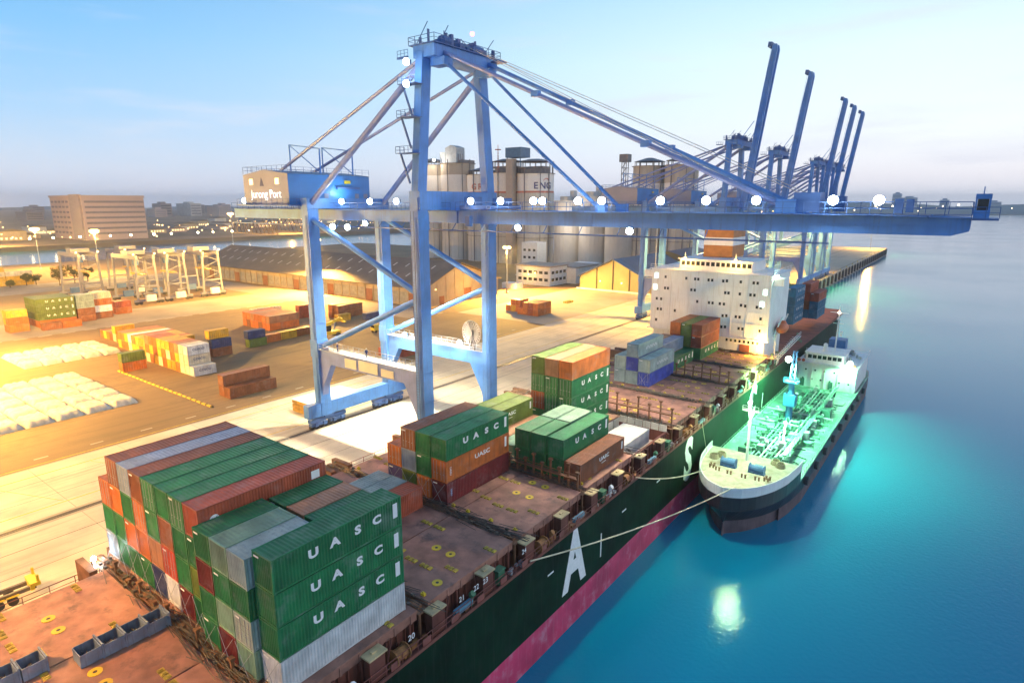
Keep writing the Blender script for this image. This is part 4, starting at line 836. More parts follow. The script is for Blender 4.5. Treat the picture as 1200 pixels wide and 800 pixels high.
# ---------------------------------------------------------------- rubber-tyred yard gantries
rtw = pm('rtg_white', (.20, .20, .25), .5, var=.1, streak=.2, spotcol=(.3, .25, .2)); rty = pm('rtg_yellow', (.6, .35, .03), .5)
def rtg(x, y, label):
    t = thing('yard_gantry', label, 'yard crane', (x, y, 0), 0, 'tall yard gantries', local=True)
    for X_ in (0, -24):
        for Y_ in (0, 9.4):
            MB().bar((X_, Y_, 2), (X_, 4.7 + (Y_ - 4.7) * .82, 20.4), .75, .85).build('leg', rtw, t)
        MB().b(X_ - .6, X_ + .6, -1.6, 11, 1.3, 2.3).build('sill_beam', rtw, t)
        MB().b(X_ - .5, X_ + .5, .4, 9, 7.8, 8.4).build('tie_beam', rtw, t)
        for Y_ in (-.8, .9, 8.5, 10.2):
            MB().tube((X_ - .45, Y_, .8), (X_ + .45, Y_, .8), .8, 12).build('tyre', dark, t)
        MB().b(X_ + .6, X_ + 2.2, 2.8, 7, 1.4, 4.2).build('power_pack' if X_ == 0 else 'control_box', wht if X_ == 0 else crw, t)
        MB().rail((X_ + .5, 1, 20.4), (X_ + .5, 8.6, 20.4), 1.1, 1.5, .07).build('railing', rtw, t)
    for Y_ in (1.0, 8.4): MB().b(-25, 1, Y_ - .5, Y_ + .5, 20.4, 22.2).build('main_girder', rtw, t)
    MB().b(-14, -8, .8, 8.6, 22.2, 24).rail((-14, .8, 24), (-8, .8, 24), 1.1, 1.5, .07).build('trolley', rtw, t)
    MB().b(-9, -7, 3, 5, 17.4, 20).build('cab', crw, t); MB().b(-14, -2, 3.6, 5.8, 13, 13.6).build('spreader', rty, t)
    for X_ in (-13, -3):
        for Y_ in (3.8, 5.6): MB().tube((X_, Y_, 13.6), (X_, Y_, 21), .06, 5).build('hoist_rope', dark, t)
    m = MB()
    for k in range(6): m.bar((.9, .6 + k % 2 * 8, 3 + k * 2.9), (.9, 8.6 - k % 2 * 8, 5.9 + k * 2.9), .22)
    m.build('stairway', rtw, t)
    for Y_ in (0, 9): MB().sphere((1, Y_, 22.8), .42, 8, 6).build('floodlight', sodium, t)
    lamp('light', (7, 4.7, 22.6), 12000, SOD, t)
    return t
rt = rtg(-301, 117, 'white yard gantry nearest the banded container stack, left of the front three')
for (x, y, l_) in ((-301, 130.4, 'white yard gantry in the middle of the front three'), (-302, 147.6, 'white yard gantry at the right end of the group, nearest the warehouse'), (-335, 106, 'white yard gantry standing furthest left and behind'), (-338, 128, 'white yard gantry hidden behind the front three')):
    c_ = dup(rt, None, (x, y, 0)); c_['label'] = l_
# ---------------------------------------------------------------- vehicles and quay objects
def wheel_row(mb, xs, y, r, w=.4):
    for x in xs: mb.tube((x, y - w / 2, r), (x, y + w / 2, r), r, 12)
rs = thing('reach_stacker', 'yellow reach stacker parked among yard containers', 'reach stacker', (-174.6, 127, 0), R(80), None, True)
MB().b(-4, 3.4, -1.5, 1.5, 1.1, 2.2).b(-4.4, -2.2, -1.4, 1.4, 2.2, 3.2).build('chassis', yel, rs)
MB().b(-1.4, .2, -.9, .9, 2.2, 4.2).build('cab', glass, rs); MB().b(-1.5, .3, -1, 1, 4.2, 4.35).build('cab_roof', yel, rs)
MB().bar((-3.6, 0, 3.6), (4.4, 0, 6.2), .8, .9).build('boom', yel, rs); MB().bar((1.5, 0, 2.2), (2.2, 0, 5.2), .3).build('boom_ram', gal, rs)
MB().b(4.2, 4.8, -3.2, 3.2, 5.0, 5.5).c(4.5, 0, 5.8, .8, 1.4, .8).build('spreader', yel, rs)
for x in (-3, 2.3):
    for y in (-1.5, 1.5): m = MB(); wheel_row(m, [x], y, .85, .7); m.build('wheel', dark, rs)
sc = thing('straddle_truck', 'yellow tractor with low trailer parked right of the reach stacker', 'truck', (-168, 142, 0), R(85), None, True)
MB().b(-1.5, 1.2, -1.2, 1.2, .8, 2.9).build('cab', yel, sc); MB().b(-1.45, -1.52, -1, 1, 1.8, 2.7).build('windscreen', glass, sc); MB().b(1.2, 10, -1.2, 1.2, 1.0, 1.35).build('trailer_bed', yel, sc)
for x in (-.8, 2, 8.2, 9.4):
    for y in (-1.0, 1.0): m = MB(); wheel_row(m, [x], y, .5); m.build('wheel', dark, sc)
# terminal trailer by the ship, bottom left
tr = thing('container_trailer', 'empty yellow container trailer beside the ship at the bottom left', 'trailer', (-84.5, 10, 0), R(87), None, True)
for y in (-.75, .75): MB().b(-6.5, 7.2, y - .18, y + .18, 1.0, 1.45).build('chassis_beam', pm('trailer_steel', (.14, .11, .09), .6), tr)
for x in (-6, -2, 2, 6.8): MB().b(x - .2, x + .2, -1.25, 1.25, 1.05, 1.40).build('cross_member', yel, tr)
MB().b(6.6, 7.6, -1.3, 1.3, 1.45, 1.9).c(7.4, -1.1, 2.3, .25, .25, .8).c(7.4, 1.1, 2.3, .25, .25, .8).build('end_guide', yel, tr)
for x in (3.6, 4.9):
    for y in (-.95, .95):
        m = MB(); wheel_row(m, [x], y, .52, .5); m.build('wheel', dark, tr)
    MB().b(x - .6, x + .6, -1.25, -.7, 1.06, 1.12).b(x - .6, x + .6, .7, 1.25, 1.06, 1.12).build('mudguard', yel, tr)
MB().b(-5.6, -5.3, -.9, -.6, 0, 1.0).b(-5.6, -5.3, .6, .9, 0, 1.0).build('landing_leg', gal, tr)
# spare hatch covers piled on the apron
pile = thing('hatch_cover_pile', 'pile of yellow-edged spare hatch covers beside the landside crane leg', 'hatch covers', (-112, 80, 0))
for k in range(3):
    m = MB().b(-116.4, -108.4, 73.6, 86.4, .25 + k * .95, 1.0 + k * .95)
    for j in range(9): m.b(-116.3 + j * .95, -116.0 + j * .95, 73.5, 73.6, .3 + k * .95, .95 + k * .95)
    m.build('hatch_cover', pm('lid_yellow', (.50, .30, .05), .6, var=.3, scale=.6), pile)
MB().b(-116.5, -108.3, 73.5, 86.5, 2.92, 3.05).build('top_sheet', wht, pile)
for k in range(4): MB().b(-115.5 + k * 2.1, -115.2 + k * 2.1, 74, 86, .01, .25).build('timber', pm('timber', (.25, .16, .08), .8), pile)
# drums and small gear beyond the orange pile
random.seed(2); dm = MB().tube((0, 0, 0), (0, 0, .9), .32, 10).tube((0, 0, .9), (0, 0, .93), .34, 10).mesh('drum'); dm.materials.append(yel)
for k in range(12): tag(link('drum', dm, None, (-147 - (k % 3) * .9, 238 + (k // 3) * 1.6, .01)), 'yellow drum, line %s, place %s, in cluster right of vivid orange pile' % (NUM[k // 3], NUM[k % 3]), 'drum', 'yellow drums in a cluster')
# people on the crane's portal walkway
def person(x, y, z, rz, label, colr):
    t = thing('person', label, 'person', (x, y, z), rz, None, True)
    rings = [(0, .0, .10, .16), (.06, .0, .09, .10), (.45, 0, .10, .17), (.85, 0, .13, .18), (1.0, 0, .12, .17), (1.25, 0, .14, .21), (1.42, 0, .12, .22), (1.5, 0, .06, .08), (1.56, .02, .07, .075), (1.66, .02, .10, .085), (1.76, .01, .06, .05)]
    mb = MB(); n = 10
    for (h, dy, ry, rx) in rings:
        for i in range(n): a = 2 * math.pi * i / n; mb.v.append((rx * math.cos(a), dy + ry * math.sin(a), h))
    for k in range(len(rings) - 1):
        for i in range(n): mb.f.append((k * n + i, k * n + (i + 1) % n, (k + 1) * n + (i + 1) % n, (k + 1) * n + i)); mb.m.append(0 if k < 7 else 1)
    for s_ in (-1, 1):
        o = len(mb.v); arm = [(.21 * s_, 0, 1.40, .06), (.27 * s_, .02, 1.12, .05), (.24 * s_, .16, .92, .04), (.22 * s_, .22, .86, .035)]
        for (ax, ay, az, r_) in arm:
            for i in range(6): a = 2 * math.pi * i / 6; mb.v.append((ax + r_ * math.cos(a), ay + r_ * math.sin(a), az))
        for k in range(3):
            for i in range(6): mb.f.append((o + k * 6 + i, o + k * 6 + (i + 1) % 6, o + (k + 1) * 6 + (i + 1) % 6, o + (k + 1) * 6 + i)); mb.m.append(0)
    mb.build('body', [pm('overall_' + label[:6], colr, .8, var=.1), pm('skin', (.35, .2, .13), .6)], t, True)
    MB().sphere((0, .02, 1.72), .14, 10, 6, 1, 1.1, .75).build('helmet', wht, t, True)
person(-89.0, 72.6, 16.8, .4, 'person in dark blue overalls and white helmet at middle of the portal walkway', (.03, .05, .18))
person(-97.3, 72.3, 16.8, 2.0, 'person in grey overalls and white helmet at the landside walkway end', (.25, .28, .34))
# ---------------------------------------------------------------- bunker tanker alongside
TX0, TX1 = -33.7, -18.3; TC = (TX0 + TX1) / 2; THW = (TX1 - TX0) / 2; TDZ = -1.0
tk = thing('bunker_tanker', 'small tanker with green deck and white bridge lying alongside the container ship', 'tanker', (TC, 140, WZ))
thm = pm('tanker_hull', (.02, .022, .03), .4, var=.3, scale=.3, streak=.4, spotcol=(.06, .05, .05)); tbm = pm('tanker_boot', (.11, .075, .085), .6, var=.35, scale=.5, streak=.5, spotcol=(.04, .03, .03))
tdm = pm('tanker_deck', (.10, .24, .16), .5, var=.35, scale=.5, spots=.75, spotcol=(.36, .50, .42), spotscale=.3); twm = pm('tanker_white', (.74, .75, .72), .5, var=.08, streak=.3, spotcol=(.45, .35, .25))
ST = [(88.3, .03), (89.5, .34), (91.5, .56), (95, .78), (99, .92), (104, .99), (110, 1), (186, 1), (193, .9), (196, .7)]
def fine(p, n=4):
    o = []
    for (a, b), (c, d) in zip(p, p[1:]): o += [(a + (c - a) * i / n, b + (d - b) * i / n + (.05 * math.sin(math.pi * i / n) * (d - b))) for i in range(n if a < 105 else 1)]
    return o + [p[-1]]
ST = fine(ST)
def tsec(scale_fn, z0, z1, name, m, ys=ST, flare=0.):
    mb = MB(); n = len(ys)
    for zz, fl in ((z0, -flare), (z1, 0)):
        for s_ in (1, -1):
            for y, a in ys:
                b = max(.01, a + fl * max(0, (112 - y) / 24)); mb.v.append((TC + s_ * THW * scale_fn * b, y - fl * (6 * max(0, (112 - y) / 24) ** 2) * 1.0, zz))
    for k in range(n - 1):
        mb.f += [(k, k + 1, 2 * n + k + 1, 2 * n + k), (n + k + 1, n + k, 3 * n + k, 3 * n + k + 1), (2 * n + k, 2 * n + k + 1, 3 * n + k + 1, 3 * n + k)]; mb.m += [0, 0, 0]
    mb.f += [(0, 2 * n, 3 * n, n), (n - 1, 2 * n - 1, 4 * n - 1, 3 * n - 1)]; mb.m += [0, 0]
    return mb.build(name, m, tk)
tsec(1, -3.9, TDZ, 'hull', thm, flare=.30); tsec(.985, -10, -3.904, 'boot_topping', tbm, [(y + (1.6 if y < 100 else 0), max(.01, a - .32 * max(0, (112 - y) / 24))) for y, a in ST])
fo = [p for p in ST if p[0] <= 104] + [(106, 1)]
tsec(1.0, TDZ + .004, 1.2, 'forecastle', thm, fo); tsec(1.004, 1.2, 1.9, 'bow_strake', wht, fo)
tsec(.96, 1.9, 1.91, 'forecastle_deck', pm('fc_deck', (.50, .42, .33), .7, var=.25, scale=.8, spots=.5, spotcol=(.3, .2, .12)), fo)
bw = MB()
pts = [(TC + s_ * THW * a * .995, y) for s_ in (-1,) for y, a in reversed(fo)] + [(TC + THW * a * .995, y) for y, a in fo]
for (xa, ya), (xb, yb) in zip(pts, pts[1:]): bw.bar((xa, ya, 2.35), (xb, yb, 2.35), .14, .95)
bw.build('bow_bulwark', wht, tk)
tsec(.975, TDZ + .003, TDZ + .03, 'deck', tdm, [(105.5, 1), (186, 1), (193, .9)])
r_ = MB()
for s_ in (-1, 1):
    r_.rail((TC + s_ * THW * .98, 106.5, TDZ), (TC + s_ * THW * .98, 164, TDZ), 1.0, 1.6, .05); r_.b(TC + s_ * THW * .99 - .08, TC + s_ * THW * .99 + .08, 106, 186, TDZ, TDZ + .28)
r_.build('deck_rail', pm('rail_green', (.25, .45, .34), .5), tk)
fd = MB().tube((-.28, 0, 0), (.28, 0, 0), .75, 12).mesh('tyre_fender'); fd.materials.append(fend)
for k in range(9): link('tyre_fender', fd, tk, (TX1 + .3, 110 + k * 8.2, TDZ - 1.2))
# deck pipework: centre line pipes, manifolds, valves, hatches
pg = pm('pipe_green', (.16, .40, .28), .5, var=.2); pgd = pm('pipe_dark', (.05, .14, .11), .55, var=.2)
for k in range(6):
    x = TC - 2.0 + k * .8; MB().tube((x, 110, TDZ + .75 + .12 * (k % 2)), (x, 162, TDZ + .75 + .12 * (k % 2)), .17, 8).build('cargo_pipe', [pg, pgd, gal][k % 3], tk)
for k in range(17): MB().b(TC - 2.6, TC + 2.8, 111 + k * 3.1, 111.2 + k * 3.1, TDZ + .02, TDZ + .6).build('pipe_support', pgd, tk)
for k in range(4):
    y = 127 + k * 4.4; m = MB()
    m.tube((TC - 6.6, y, TDZ + .95), (TC + 6.6, y, TDZ + .95), .2, 8)
    for s_ in (-1, 1): m.tube((TC + s_ * 6.6, y, TDZ + .95), (TC + s_ * 6.7, y, TDZ + .95), .36, 10).bar((TC + s_ * 5.6, y, TDZ), (TC + s_ * 5.6, y, TDZ + .9), .15).tube((TC + s_ * 4.6, y - .3, TDZ + 1.5), (TC + s_ * 4.6, y + .3, TDZ + 1.5), .32, 8).bar((TC + s_ * 4.6, y, TDZ + 1), (TC + s_ * 4.6, y, TDZ + 1.5), .1)
    m.build('manifold', [pg, gal][k % 2], tk)
random.seed(21)
for k in range(85):
    x = TC + random.uniform(-3.9, 3.9); y = random.uniform(111, 163); h = random.uniform(.6, 1.6); mt = random.choice([pg, pgd, gal, pg])
    m = MB().tube((x, y, TDZ), (x, y, TDZ + h), .22, 8).tube((x - .35, y, TDZ + h), (x + .35, y, TDZ + h), .25, 8).tube((x, y, TDZ + h), (x, y, TDZ + h + .35), .08, 6)
    m.tube((x, y, TDZ + h + .35), (x, y, TDZ + h + .38), .3, 10).build('valve', mt, tk)
for k in range(8):
    x = TC + (-1) ** k * random.uniform(3.2, 5.2); y = 113 + k * 5.6; m = MB().tube((x, y, TDZ), (x, y, TDZ + .7), .75, 12).tube((x, y, TDZ + .7), (x, y, TDZ + .8), .9, 12)
    m.build('tank_hatch', pg, tk)
for k in range(18):
    m = MB().c(TC + random.uniform(-4.5, 4.5), 112 + k * 2.9, TDZ + 1.0, random.uniform(.8, 1.6), random.uniform(.8, 1.8), random.uniform(1.2, 2.0)); m.build('deck_box', [pgd, pg, gal][k % 3], tk)
cw = MB().b(TC + 3.0, TC + 3.9, 112, 164, TDZ + 1.7, TDZ + 1.78).rail((TC + 3.0, 112, TDZ + 1.78), (TC + 3.0, 164, TDZ + 1.78), 1, 2, .05).rail((TC + 3.9, 112, TDZ + 1.78), (TC + 3.9, 164, TDZ + 1.78), 1, 2, .05)
for k in range(14): cw.bar((TC + 3.45, 112.5 + k * 3.9, TDZ), (TC + 3.45, 112.5 + k * 3.9, TDZ + 1.7), .12)
cw.build('catwalk', pg, tk)
MB().b(TC + 3.6, TC + 5.6, 143, 145.4, TDZ, TDZ + 1.8).build('deck_house', pgd, tk)
# hose crane
cb = pm('hose_crane_blue', (.04, .16, .36), .45, var=.15)
hc = MB().tube((-27.2, 135.5, TDZ), (-27.2, 135.5, 8.2), .75, 12, .62).c(-27.2, 135.5, 4.2, 2.4, 1.6, 2.6).build('crane_post', cb, tk)
m = MB()
for s_ in (-1, 1):
    m.bar((-27.2 + s_ * .5, 135.5, 8), (-27.4 + s_ * .3, 137, 14.6), .22)
    for k in range(6): m.bar((-27.2 - s_ * .4, 135.5 + k * .25, 8 + k * 1.1), (-27.2 + s_ * .4, 135.7 + k * .25, 9.1 + k * 1.1), .1)
m.build('crane_boom', cb, tk); MB().b(-28.3, -26.1, 134.6, 134.9, 2.9, 5.3).b(-28.6, -25.8, 134.4, 136.6, 8.1, 8.3).rail((-28.6, 134.4, 8.3), (-25.8, 134.4, 8.3), 1, .8, .05).build('crane_platform', cb, tk)
# bridge house
br = MB().b(TC - 6.6, TC + 7.0, 166.8, 186, TDZ, 5.4).b(TC - 4.9, TC + 3.6, 167.6, 176, 5.4, 7.9).b(TC - 5.3, TC + 4.0, 167.2, 176.4, 7.9, 8.05).build('bridge_house', twm, tk)
MB().b(TC - 6.9, TC + 7.3, 166.2, 186.2, 5.38, 5.5).rail((TC - 6.9, 166.3, 5.5), (TC + 7.3, 166.3, 5.5), 1, 1.4, .05).rail((TC + 7.3, 166.3, 5.5), (TC + 7.3, 186, 5.5), 1, 1.6, .05).rail((TC - 5, 167.4, 8.05), (TC + 3.8, 167.4, 8.05), .9, 1.2, .05).build('bridge_deck', twm, br)
for k in range(7): MB().b(TC - 4.5 + k * 1.15, TC - 3.6 + k * 1.15, 167.53, 167.59, 6.5, 7.4).build('bridge_window', glass, br)
ph = MB().tube((0, -.04, 0), (0, 0, 0), .24, 12).mesh('porthole'); ph.materials.append(glass)
for k in range(5): link('porthole', ph, br, (TC - 4.5 + k * 2.2, 166.795, 3.6))
for k in range(6): link('porthole', ph, br, (TC - 5 + k * 2.1, 166.795, 1.2))
MB().tube((TC - 1.2, 171, 8.05), (TC - 1.2, 171, 9.4), .5, 10).sphere((TC - 1.2, 171, 9.6), .55, 10, 6).build('radar_dome', twm, br)
mm = MB().tube((TC + .6, 174, 8), (TC + .6, 174, 19.5), .2, 8, .1).bar((TC - 1.5, 174, 17.8), (TC + 2.7, 174, 17.8), .12).bar((TC - .6, 174, 15), (TC + 1.8, 174, 15), .12).c(TC + .6, 173.7, 16.2, .6, .5, .5).c(TC + 1.6, 173.8, 12.5, .5, .6, 1.2)
mm.build('signal_mast', twm, br); MB().sphere((TC + .6, 173.6, 17.9), .3, 8, 6).build('mast_lamp', em('lamp_peach', (1, .7, .5), 12), br)
MB().prism([(TC - 2, 180), (TC + 2, 180), (TC + 2, 184), (TC - 2, 184)], 'z', 5.4, 9.5).build('funnel', cb, br)
for p, e in (((-20.6, 166.4, 6.6), 10000), ((-28.1, 134.4, 13.2), 75000)):
    MB().sphere(p, .62, 12, 8).build('floodlight', green_l, tk); lamp('light', (p[0], p[1] - 1.2, p[2] - .2), e, (.30, 1, .50), tk, 'SPOT', .4, (0, 0, 0), 150, .4)
MB().sphere((-24.5, 120, 4.2), .25, 8, 6).bar((-24.5, 120, TDZ), (-24.5, 120, 4), .1).build('floodlight', green_l, tk); lamp('light', (-24.5, 119, 4.4), 5000, (.35, 1, .55), tk)
# foremast, windlass, ropes
fmst = MB().tube((-26.6, 103, 1.9), (-26.6, 103, 14.6), .24, 10, .14).b(-27.9, -25.3, 102.7, 103.3, 10.8, 10.95).rail((-27.9, 102.7, 10.95), (-25.3, 102.7, 10.95), .8, .8, .05).tube((-26.6, 103, 12.6), (-26.6, 102.2, 12.6), .25, 8).c(-26.6, 102.8, 8.6, .5, .5, .7)
fmst.build('foremast', twm, tk)
MB().sphere((-26.6, 102.0, 12.6), .3, 8, 6).build('mast_lamp', green_l, tk); lamp('light', (-26.6, 99.4, 12.4), 6500, (.55, 1, .45), tk, 'SPOT', .4, (0, 0, 0), 150, .4)
hs_ = MB(); random.seed(40)
for k in range(14):
    x0, y0 = TC + random.uniform(-5.5, 5.5), random.uniform(113, 158); p_ = [(x0, y0, TDZ + .14)]
    a0 = random.uniform(0, 6.28)
    for q in range(9): a0 += random.uniform(-.7, .7); x0 += .8 * math.cos(a0); y0 += .8 * math.sin(a0); x0 = min(max(x0, TC - 6.5), TC + 6.5); p_.append((x0, y0, TDZ + .14))
    hs_.path(p_, .1, 6)
for k in range(12): y = 112 + k * 4.2; hs_.tube((TC - 3.6, y, TDZ + .45), (TC + 3.6, y, TDZ + .45), .12, 6)
stuff(hs_.build('hoses', pgd, tk))
ck = MB()
for k in range(30): ck.c(TC + random.uniform(-6.2, 6.6), random.uniform(168, 185), 5.5 + random.uniform(.2, .7), random.uniform(.3, 1.1), random.uniform(.3, 1.2), random.uniform(.5, 1.6))
stuff(ck.build('bridge_clutter', pm('clutter_grey', (.30, .33, .30), .6, var=.4), tk))
for x in (TC - 6.2, TC - 5.2, TC + 5.6, TC + 6.4): MB().tube((x, 166.25, 6.0), (x, 166.15, 6.0), .4, 12).build('lifebuoy', orm, tk)
for k in range(5): MB().bar((TC - 6 + k * 3, 166.7, TDZ), (TC - 6 + k * 3, 166.7, 5.3), .14).build('drain_pipe', twm, tk)
MB().b(TC + 1.0, TC + 2.0, 166.68, 166.78, TDZ + .1, TDZ + 2.1).build('door', pgd, tk); MB().b(TC - 5.6, TC - 4.6, 166.68, 166.78, TDZ + .1, TDZ + 2.1).build('door', pgd, tk)
for s_ in (-1, 1):
    x = TC + s_ * 2.3; m = MB().tube((x - 1.1, 98.6, 2.7), (x + 1.1, 98.6, 2.7), .55, 12).tube((x - 1.2, 98.6, 2.7), (x - 1.1, 98.6, 2.7), .8, 12).tube((x + 1.1, 98.6, 2.7), (x + 1.2, 98.6, 2.7), .8, 12).c(x, 99.6, 2.4, 1.2, .7, 1).b(x - 1.3, x + 1.3, 98.1, 99.1, 1.9, 2.1)
    m.build('windlass', pm('winch_blue', (.06, .18, .40), .45), tk)
for (x, y) in ((TC - 5.4, 100.5), (TC - 4.6, 102), (TC + 4.9, 103.2), (TC + 3.9, 104)):
    m = MB()
    for k in range(7):
        for q in range(12):
            a, a2 = 2 * math.pi * q / 12, 2 * math.pi * (q + 1) / 12; rr_ = .75 - .02 * k; m.tube((x + rr_ * math.cos(a), y + rr_ * math.sin(a), 2.0 + k * .11), (x + rr_ * math.cos(a2), y + rr_ * math.sin(a2), 2.0 + k * .11), .07, 5, cap=False)
    m.build('rope_coil', pm('rope', (.42, .34, .22), .9), tk)
for k in range(8):
    a = -2.4 + k * .68; x = TC + 4.6 * math.sin(a * .75); y = 95.5 + 2.6 * (1 - math.cos(a * .5))
    m = MB()
    for d in (-.28, .28): m.tube((x + d, y, 1.9), (x + d, y, 2.45), .14, 8).tube((x + d, y, 2.45), (x + d, y, 2.55), .2, 8)
    m.build('bitts', pm('bitt', (.30, .18, .10), .6), tk)
anc = MB().bar((TC + 1.9, 90.6, 0.4), (TC + 1.95, 90.3, -1.4), .25).bar((TC + 1.2, 90.3, -1.3), (TC + 2.7, 90.6, -1.3), .3).build('anchor', dark, tk)
# mooring lines of the container ship and the tanker
def rope(name, a, b, sag, label, r=.07):
    a, b = Vector(a), Vector(b); pts = []
    for i in range(17): u = i / 16; p = a.lerp(b, u); p.z -= sag * 4 * u * (1 - u); pts.append(tuple(p))
    tag(MB().path(pts, r, 6).build(name, pm('mooring_rope', (.62, .55, .38), .8), None), label, 'rope', 'mooring ropes between the ships')
rope('mooring_rope', (-34.1, 48.6, 7.3), (-24.6, 90.0, 2.6), .9, 'long pale mooring rope slanting past the white A to the tanker bow', .085)
rope('mooring_rope', (-34.1, 74.6, 7.3), (-30.6, 93.4, 2.6), .8, 'short yellowish mooring rope running level to the tanker bow', .085)
rope('mooring_rope', (-34.1, 101, 7.6), (-33.0, 101.2, 2.4), .0, 'thin rope dropping from the hull to the tanker forecastle', .04)
# ---------------------------------------------------------------- buildings
roofm = pm('roof_brown', (.15, .115, .085), .75, var=.2, scale=.1, streak=0, spots=.3, spotcol=(.09, .07, .055)); wallm = pm('shed_wall', (.46, .36, .22), .75, var=.15, scale=.2, streak=.3, spotcol=(.25, .18, .10))
doorm = pm('shed_door', (.30, .11, .04), .7, var=.15); pane = pm('shed_panel', (.34, .31, .24), .6, var=.2)
wh = thing('warehouse', 'long warehouse with brown corrugated roof and yellow lit gable end', 'warehouse', (-280, 216, 0))
MB().b(-392, -191, 190, 242, 0, 8.2).prism([(190, 8.2), (242, 8.2), (213.5, 17.8)], 'x', -392, -191).build('wall', wallm, wh)
for s_ in (0, 1):
    for k in range(40):
        xa = -393 + k * 5.08; xb = xa + 5.0
        m = MB(); y0, z0, y1, z1 = (188.5, 8.0, 213.5, 18.3) if s_ == 0 else (243.5, 8.0, 213.5, 18.3)
        m.add([(xa, y0, z0), (xb, y0, z0), (xb, y1, z1), (xa, y1, z1), (xa, y0, z0 + .25), (xb, y0, z0 + .25), (xb, y1, z1 + .25), (xa, y1, z1 + .25)], [(0, 3, 2, 1), (4, 5, 6, 7), (0, 1, 5, 4), (2, 3, 7, 6), (1, 2, 6, 5), (3, 0, 4, 7)])
        m.build('roof_sheet', roofm, wh)
sk = pm('skylight', (.55, .52, .46), .4, var=.1)
for k in range(22):
    x = -385 + k * 8.7
    for u in (.35, .68): MB().add([(x, 188.5 + 25 * u, 8.32 + 10.3 * u), (x + .8, 188.5 + 25 * u, 8.32 + 10.3 * u), (x + .8, 188.5 + 25 * (u + .12), 8.34 + 10.3 * (u + .12)), (x, 188.5 + 25 * (u + .12), 8.34 + 10.3 * (u + .12))], [(0, 1, 2, 3)]).build('skylight', sk, wh)
for k in range(34):
    x = -390 + k * 5.9
    if k % 5 == 2: MB().b(x, x + 4.6, 189.75, 189.98, .02, 5.6).build('door', doorm, wh)
    else: MB().b(x + .1, x + 5.2, 189.8, 189.98, 1.2, 6.0).build('wall_panel', pane, wh)
    MB().b(x - .6, x - .2, 189.6, 189.98, 0, 8.0).build('pilaster', wallm, wh)
for k in range(9): MB().b(-190.98, -190.8, 191.5 + k * 6, 191.8 + k * 6, 0, 8.2 + 9 * (1 - abs(191.6 + k * 6 - 214) / 28)).build('gable_rib', wallm, wh)
MB().b(-190.97, -190.75, 216, 221, .02, 6).build('gable_door', doorm, wh); MB().b(-190.97, -190.75, 199, 202, .02, 4).build('gable_door', doorm, wh)
wm_ = MB().sphere((-190.2, 196, 7.5), .3, 8, 6).build('wall_lamp', sodium, wh); lamp('light', (-182, 216, 9), 5000, SOD, wh)
w2 = thing('warehouse', 'yellow gabled shed with blue-grey roof left of the white superstructure', 'warehouse', (-148, 300, 0))
w2m = pm('shed_yellow', (.32, .26, .15), .7, var=.12, scale=.15, streak=.3, spotcol=(.25, .18, .08)); r2 = pm('roof_blue', (.13, .17, .24), .6, var=.2, scale=.1)
MB().b(-168.3, -128.6, 285, 345, 0, 7.2).prism([(-168.3, 7.2), (-128.6, 7.2), (-148.5, 16.4)], 'y', 285, 345).build('wall', w2m, w2)
for s_ in (-1, 1):
    for k in range(12):
        ya = 284 + k * 5.15; x0 = -148.5 + s_ * 20.8
        MB().add([(x0, ya, 6.7), (x0, ya + 5.05, 6.7), (-148.5, ya + 5.05, 16.75), (-148.5, ya, 16.75), (x0, ya, 6.95), (x0, ya + 5.05, 6.95), (-148.5, ya + 5.05, 17), (-148.5, ya, 17)], [(0, 1, 2, 3), (4, 5, 6, 7), (0, 1, 5, 4), (1, 2, 6, 5), (2, 3, 7, 6), (3, 0, 4, 7)]).build('roof_sheet', r2, w2)
for x in (-158, -148.5, -139): MB().b(x - .25, x + .25, 284.7, 284.98, 0, 16.2 - abs(x + 148.5) * .46).build('post', dark, w2)
for x, z in ((-155.5, 5.2), (-143, 5)): MB().sphere((x, 284.2, z), .45, 8, 6).build('wall_lamp', sodium, w2); lamp('light', (x, 283.2, z), 300, SOD, w2)
MB().b(-170, -127, 284.3, 284.6, .02, .9).build('plinth', wht, w2)
w3 = thing('warehouse', 'blue-grey roofed shed behind the yellow gabled shed', 'warehouse', (-150, 368, 0))
MB().b(-172, -120, 350, 395, 0, 10).prism([(-172, 10), (-120, 10), (-146, 17)], 'y', 350, 395).build('wall', w2m, w3)
for s_ in (-1, 1): MB().add([(-146 + s_ * 27, 349, 9.9), (-146 + s_ * 27, 396, 9.9), (-146, 396, 17.4), (-146, 349, 17.4)], [(0, 1, 2, 3)]).build('roof', r2, w3)
of = thing('office_building', 'low white office block with rows of windows below the silos', 'office', (-205, 290, 0))
MB().b(-209, -186, 282, 300, 0, 10.4).b(-200, -180, 300, 325, 0, 9).b(-204, -188, 325, 345, 0, 8.4).build('wall', wht, of); MB().b(-209.8, -185.2, 281.2, 300.8, 10.4, 11.2).b(-200.5, -179.4, 300.8, 325.5, 9, 9.6).build('parapet', pm('office_roof', (.35, .30, .26), .8), of)
for r0 in (2.6, 6.6):
    for k in range(6): MB().b(-207.5 + k * 3.6, -205.2 + k * 3.6, 281.9, 281.98, r0, r0 + 1.6).build('window', glass, of)
    for k in range(4): MB().b(-185.98, -185.9, 284 + k * 4, 286.6 + k * 4, r0, r0 + 1.6).build('window', glass, of)
MB().b(-209.3, -185.7, 281.6, 281.96, 4.9, 5.3).build('sun_shade', wht, of)
lamp('light', (-200, 276, 6), 2500, SOD, of); MB().sphere((-200, 281.4, 6), .35, 8, 6).build('wall_lamp', sodium, of)
MB().b(-204, -194, 262, 268, 0, 3).build('annex', wht, of)
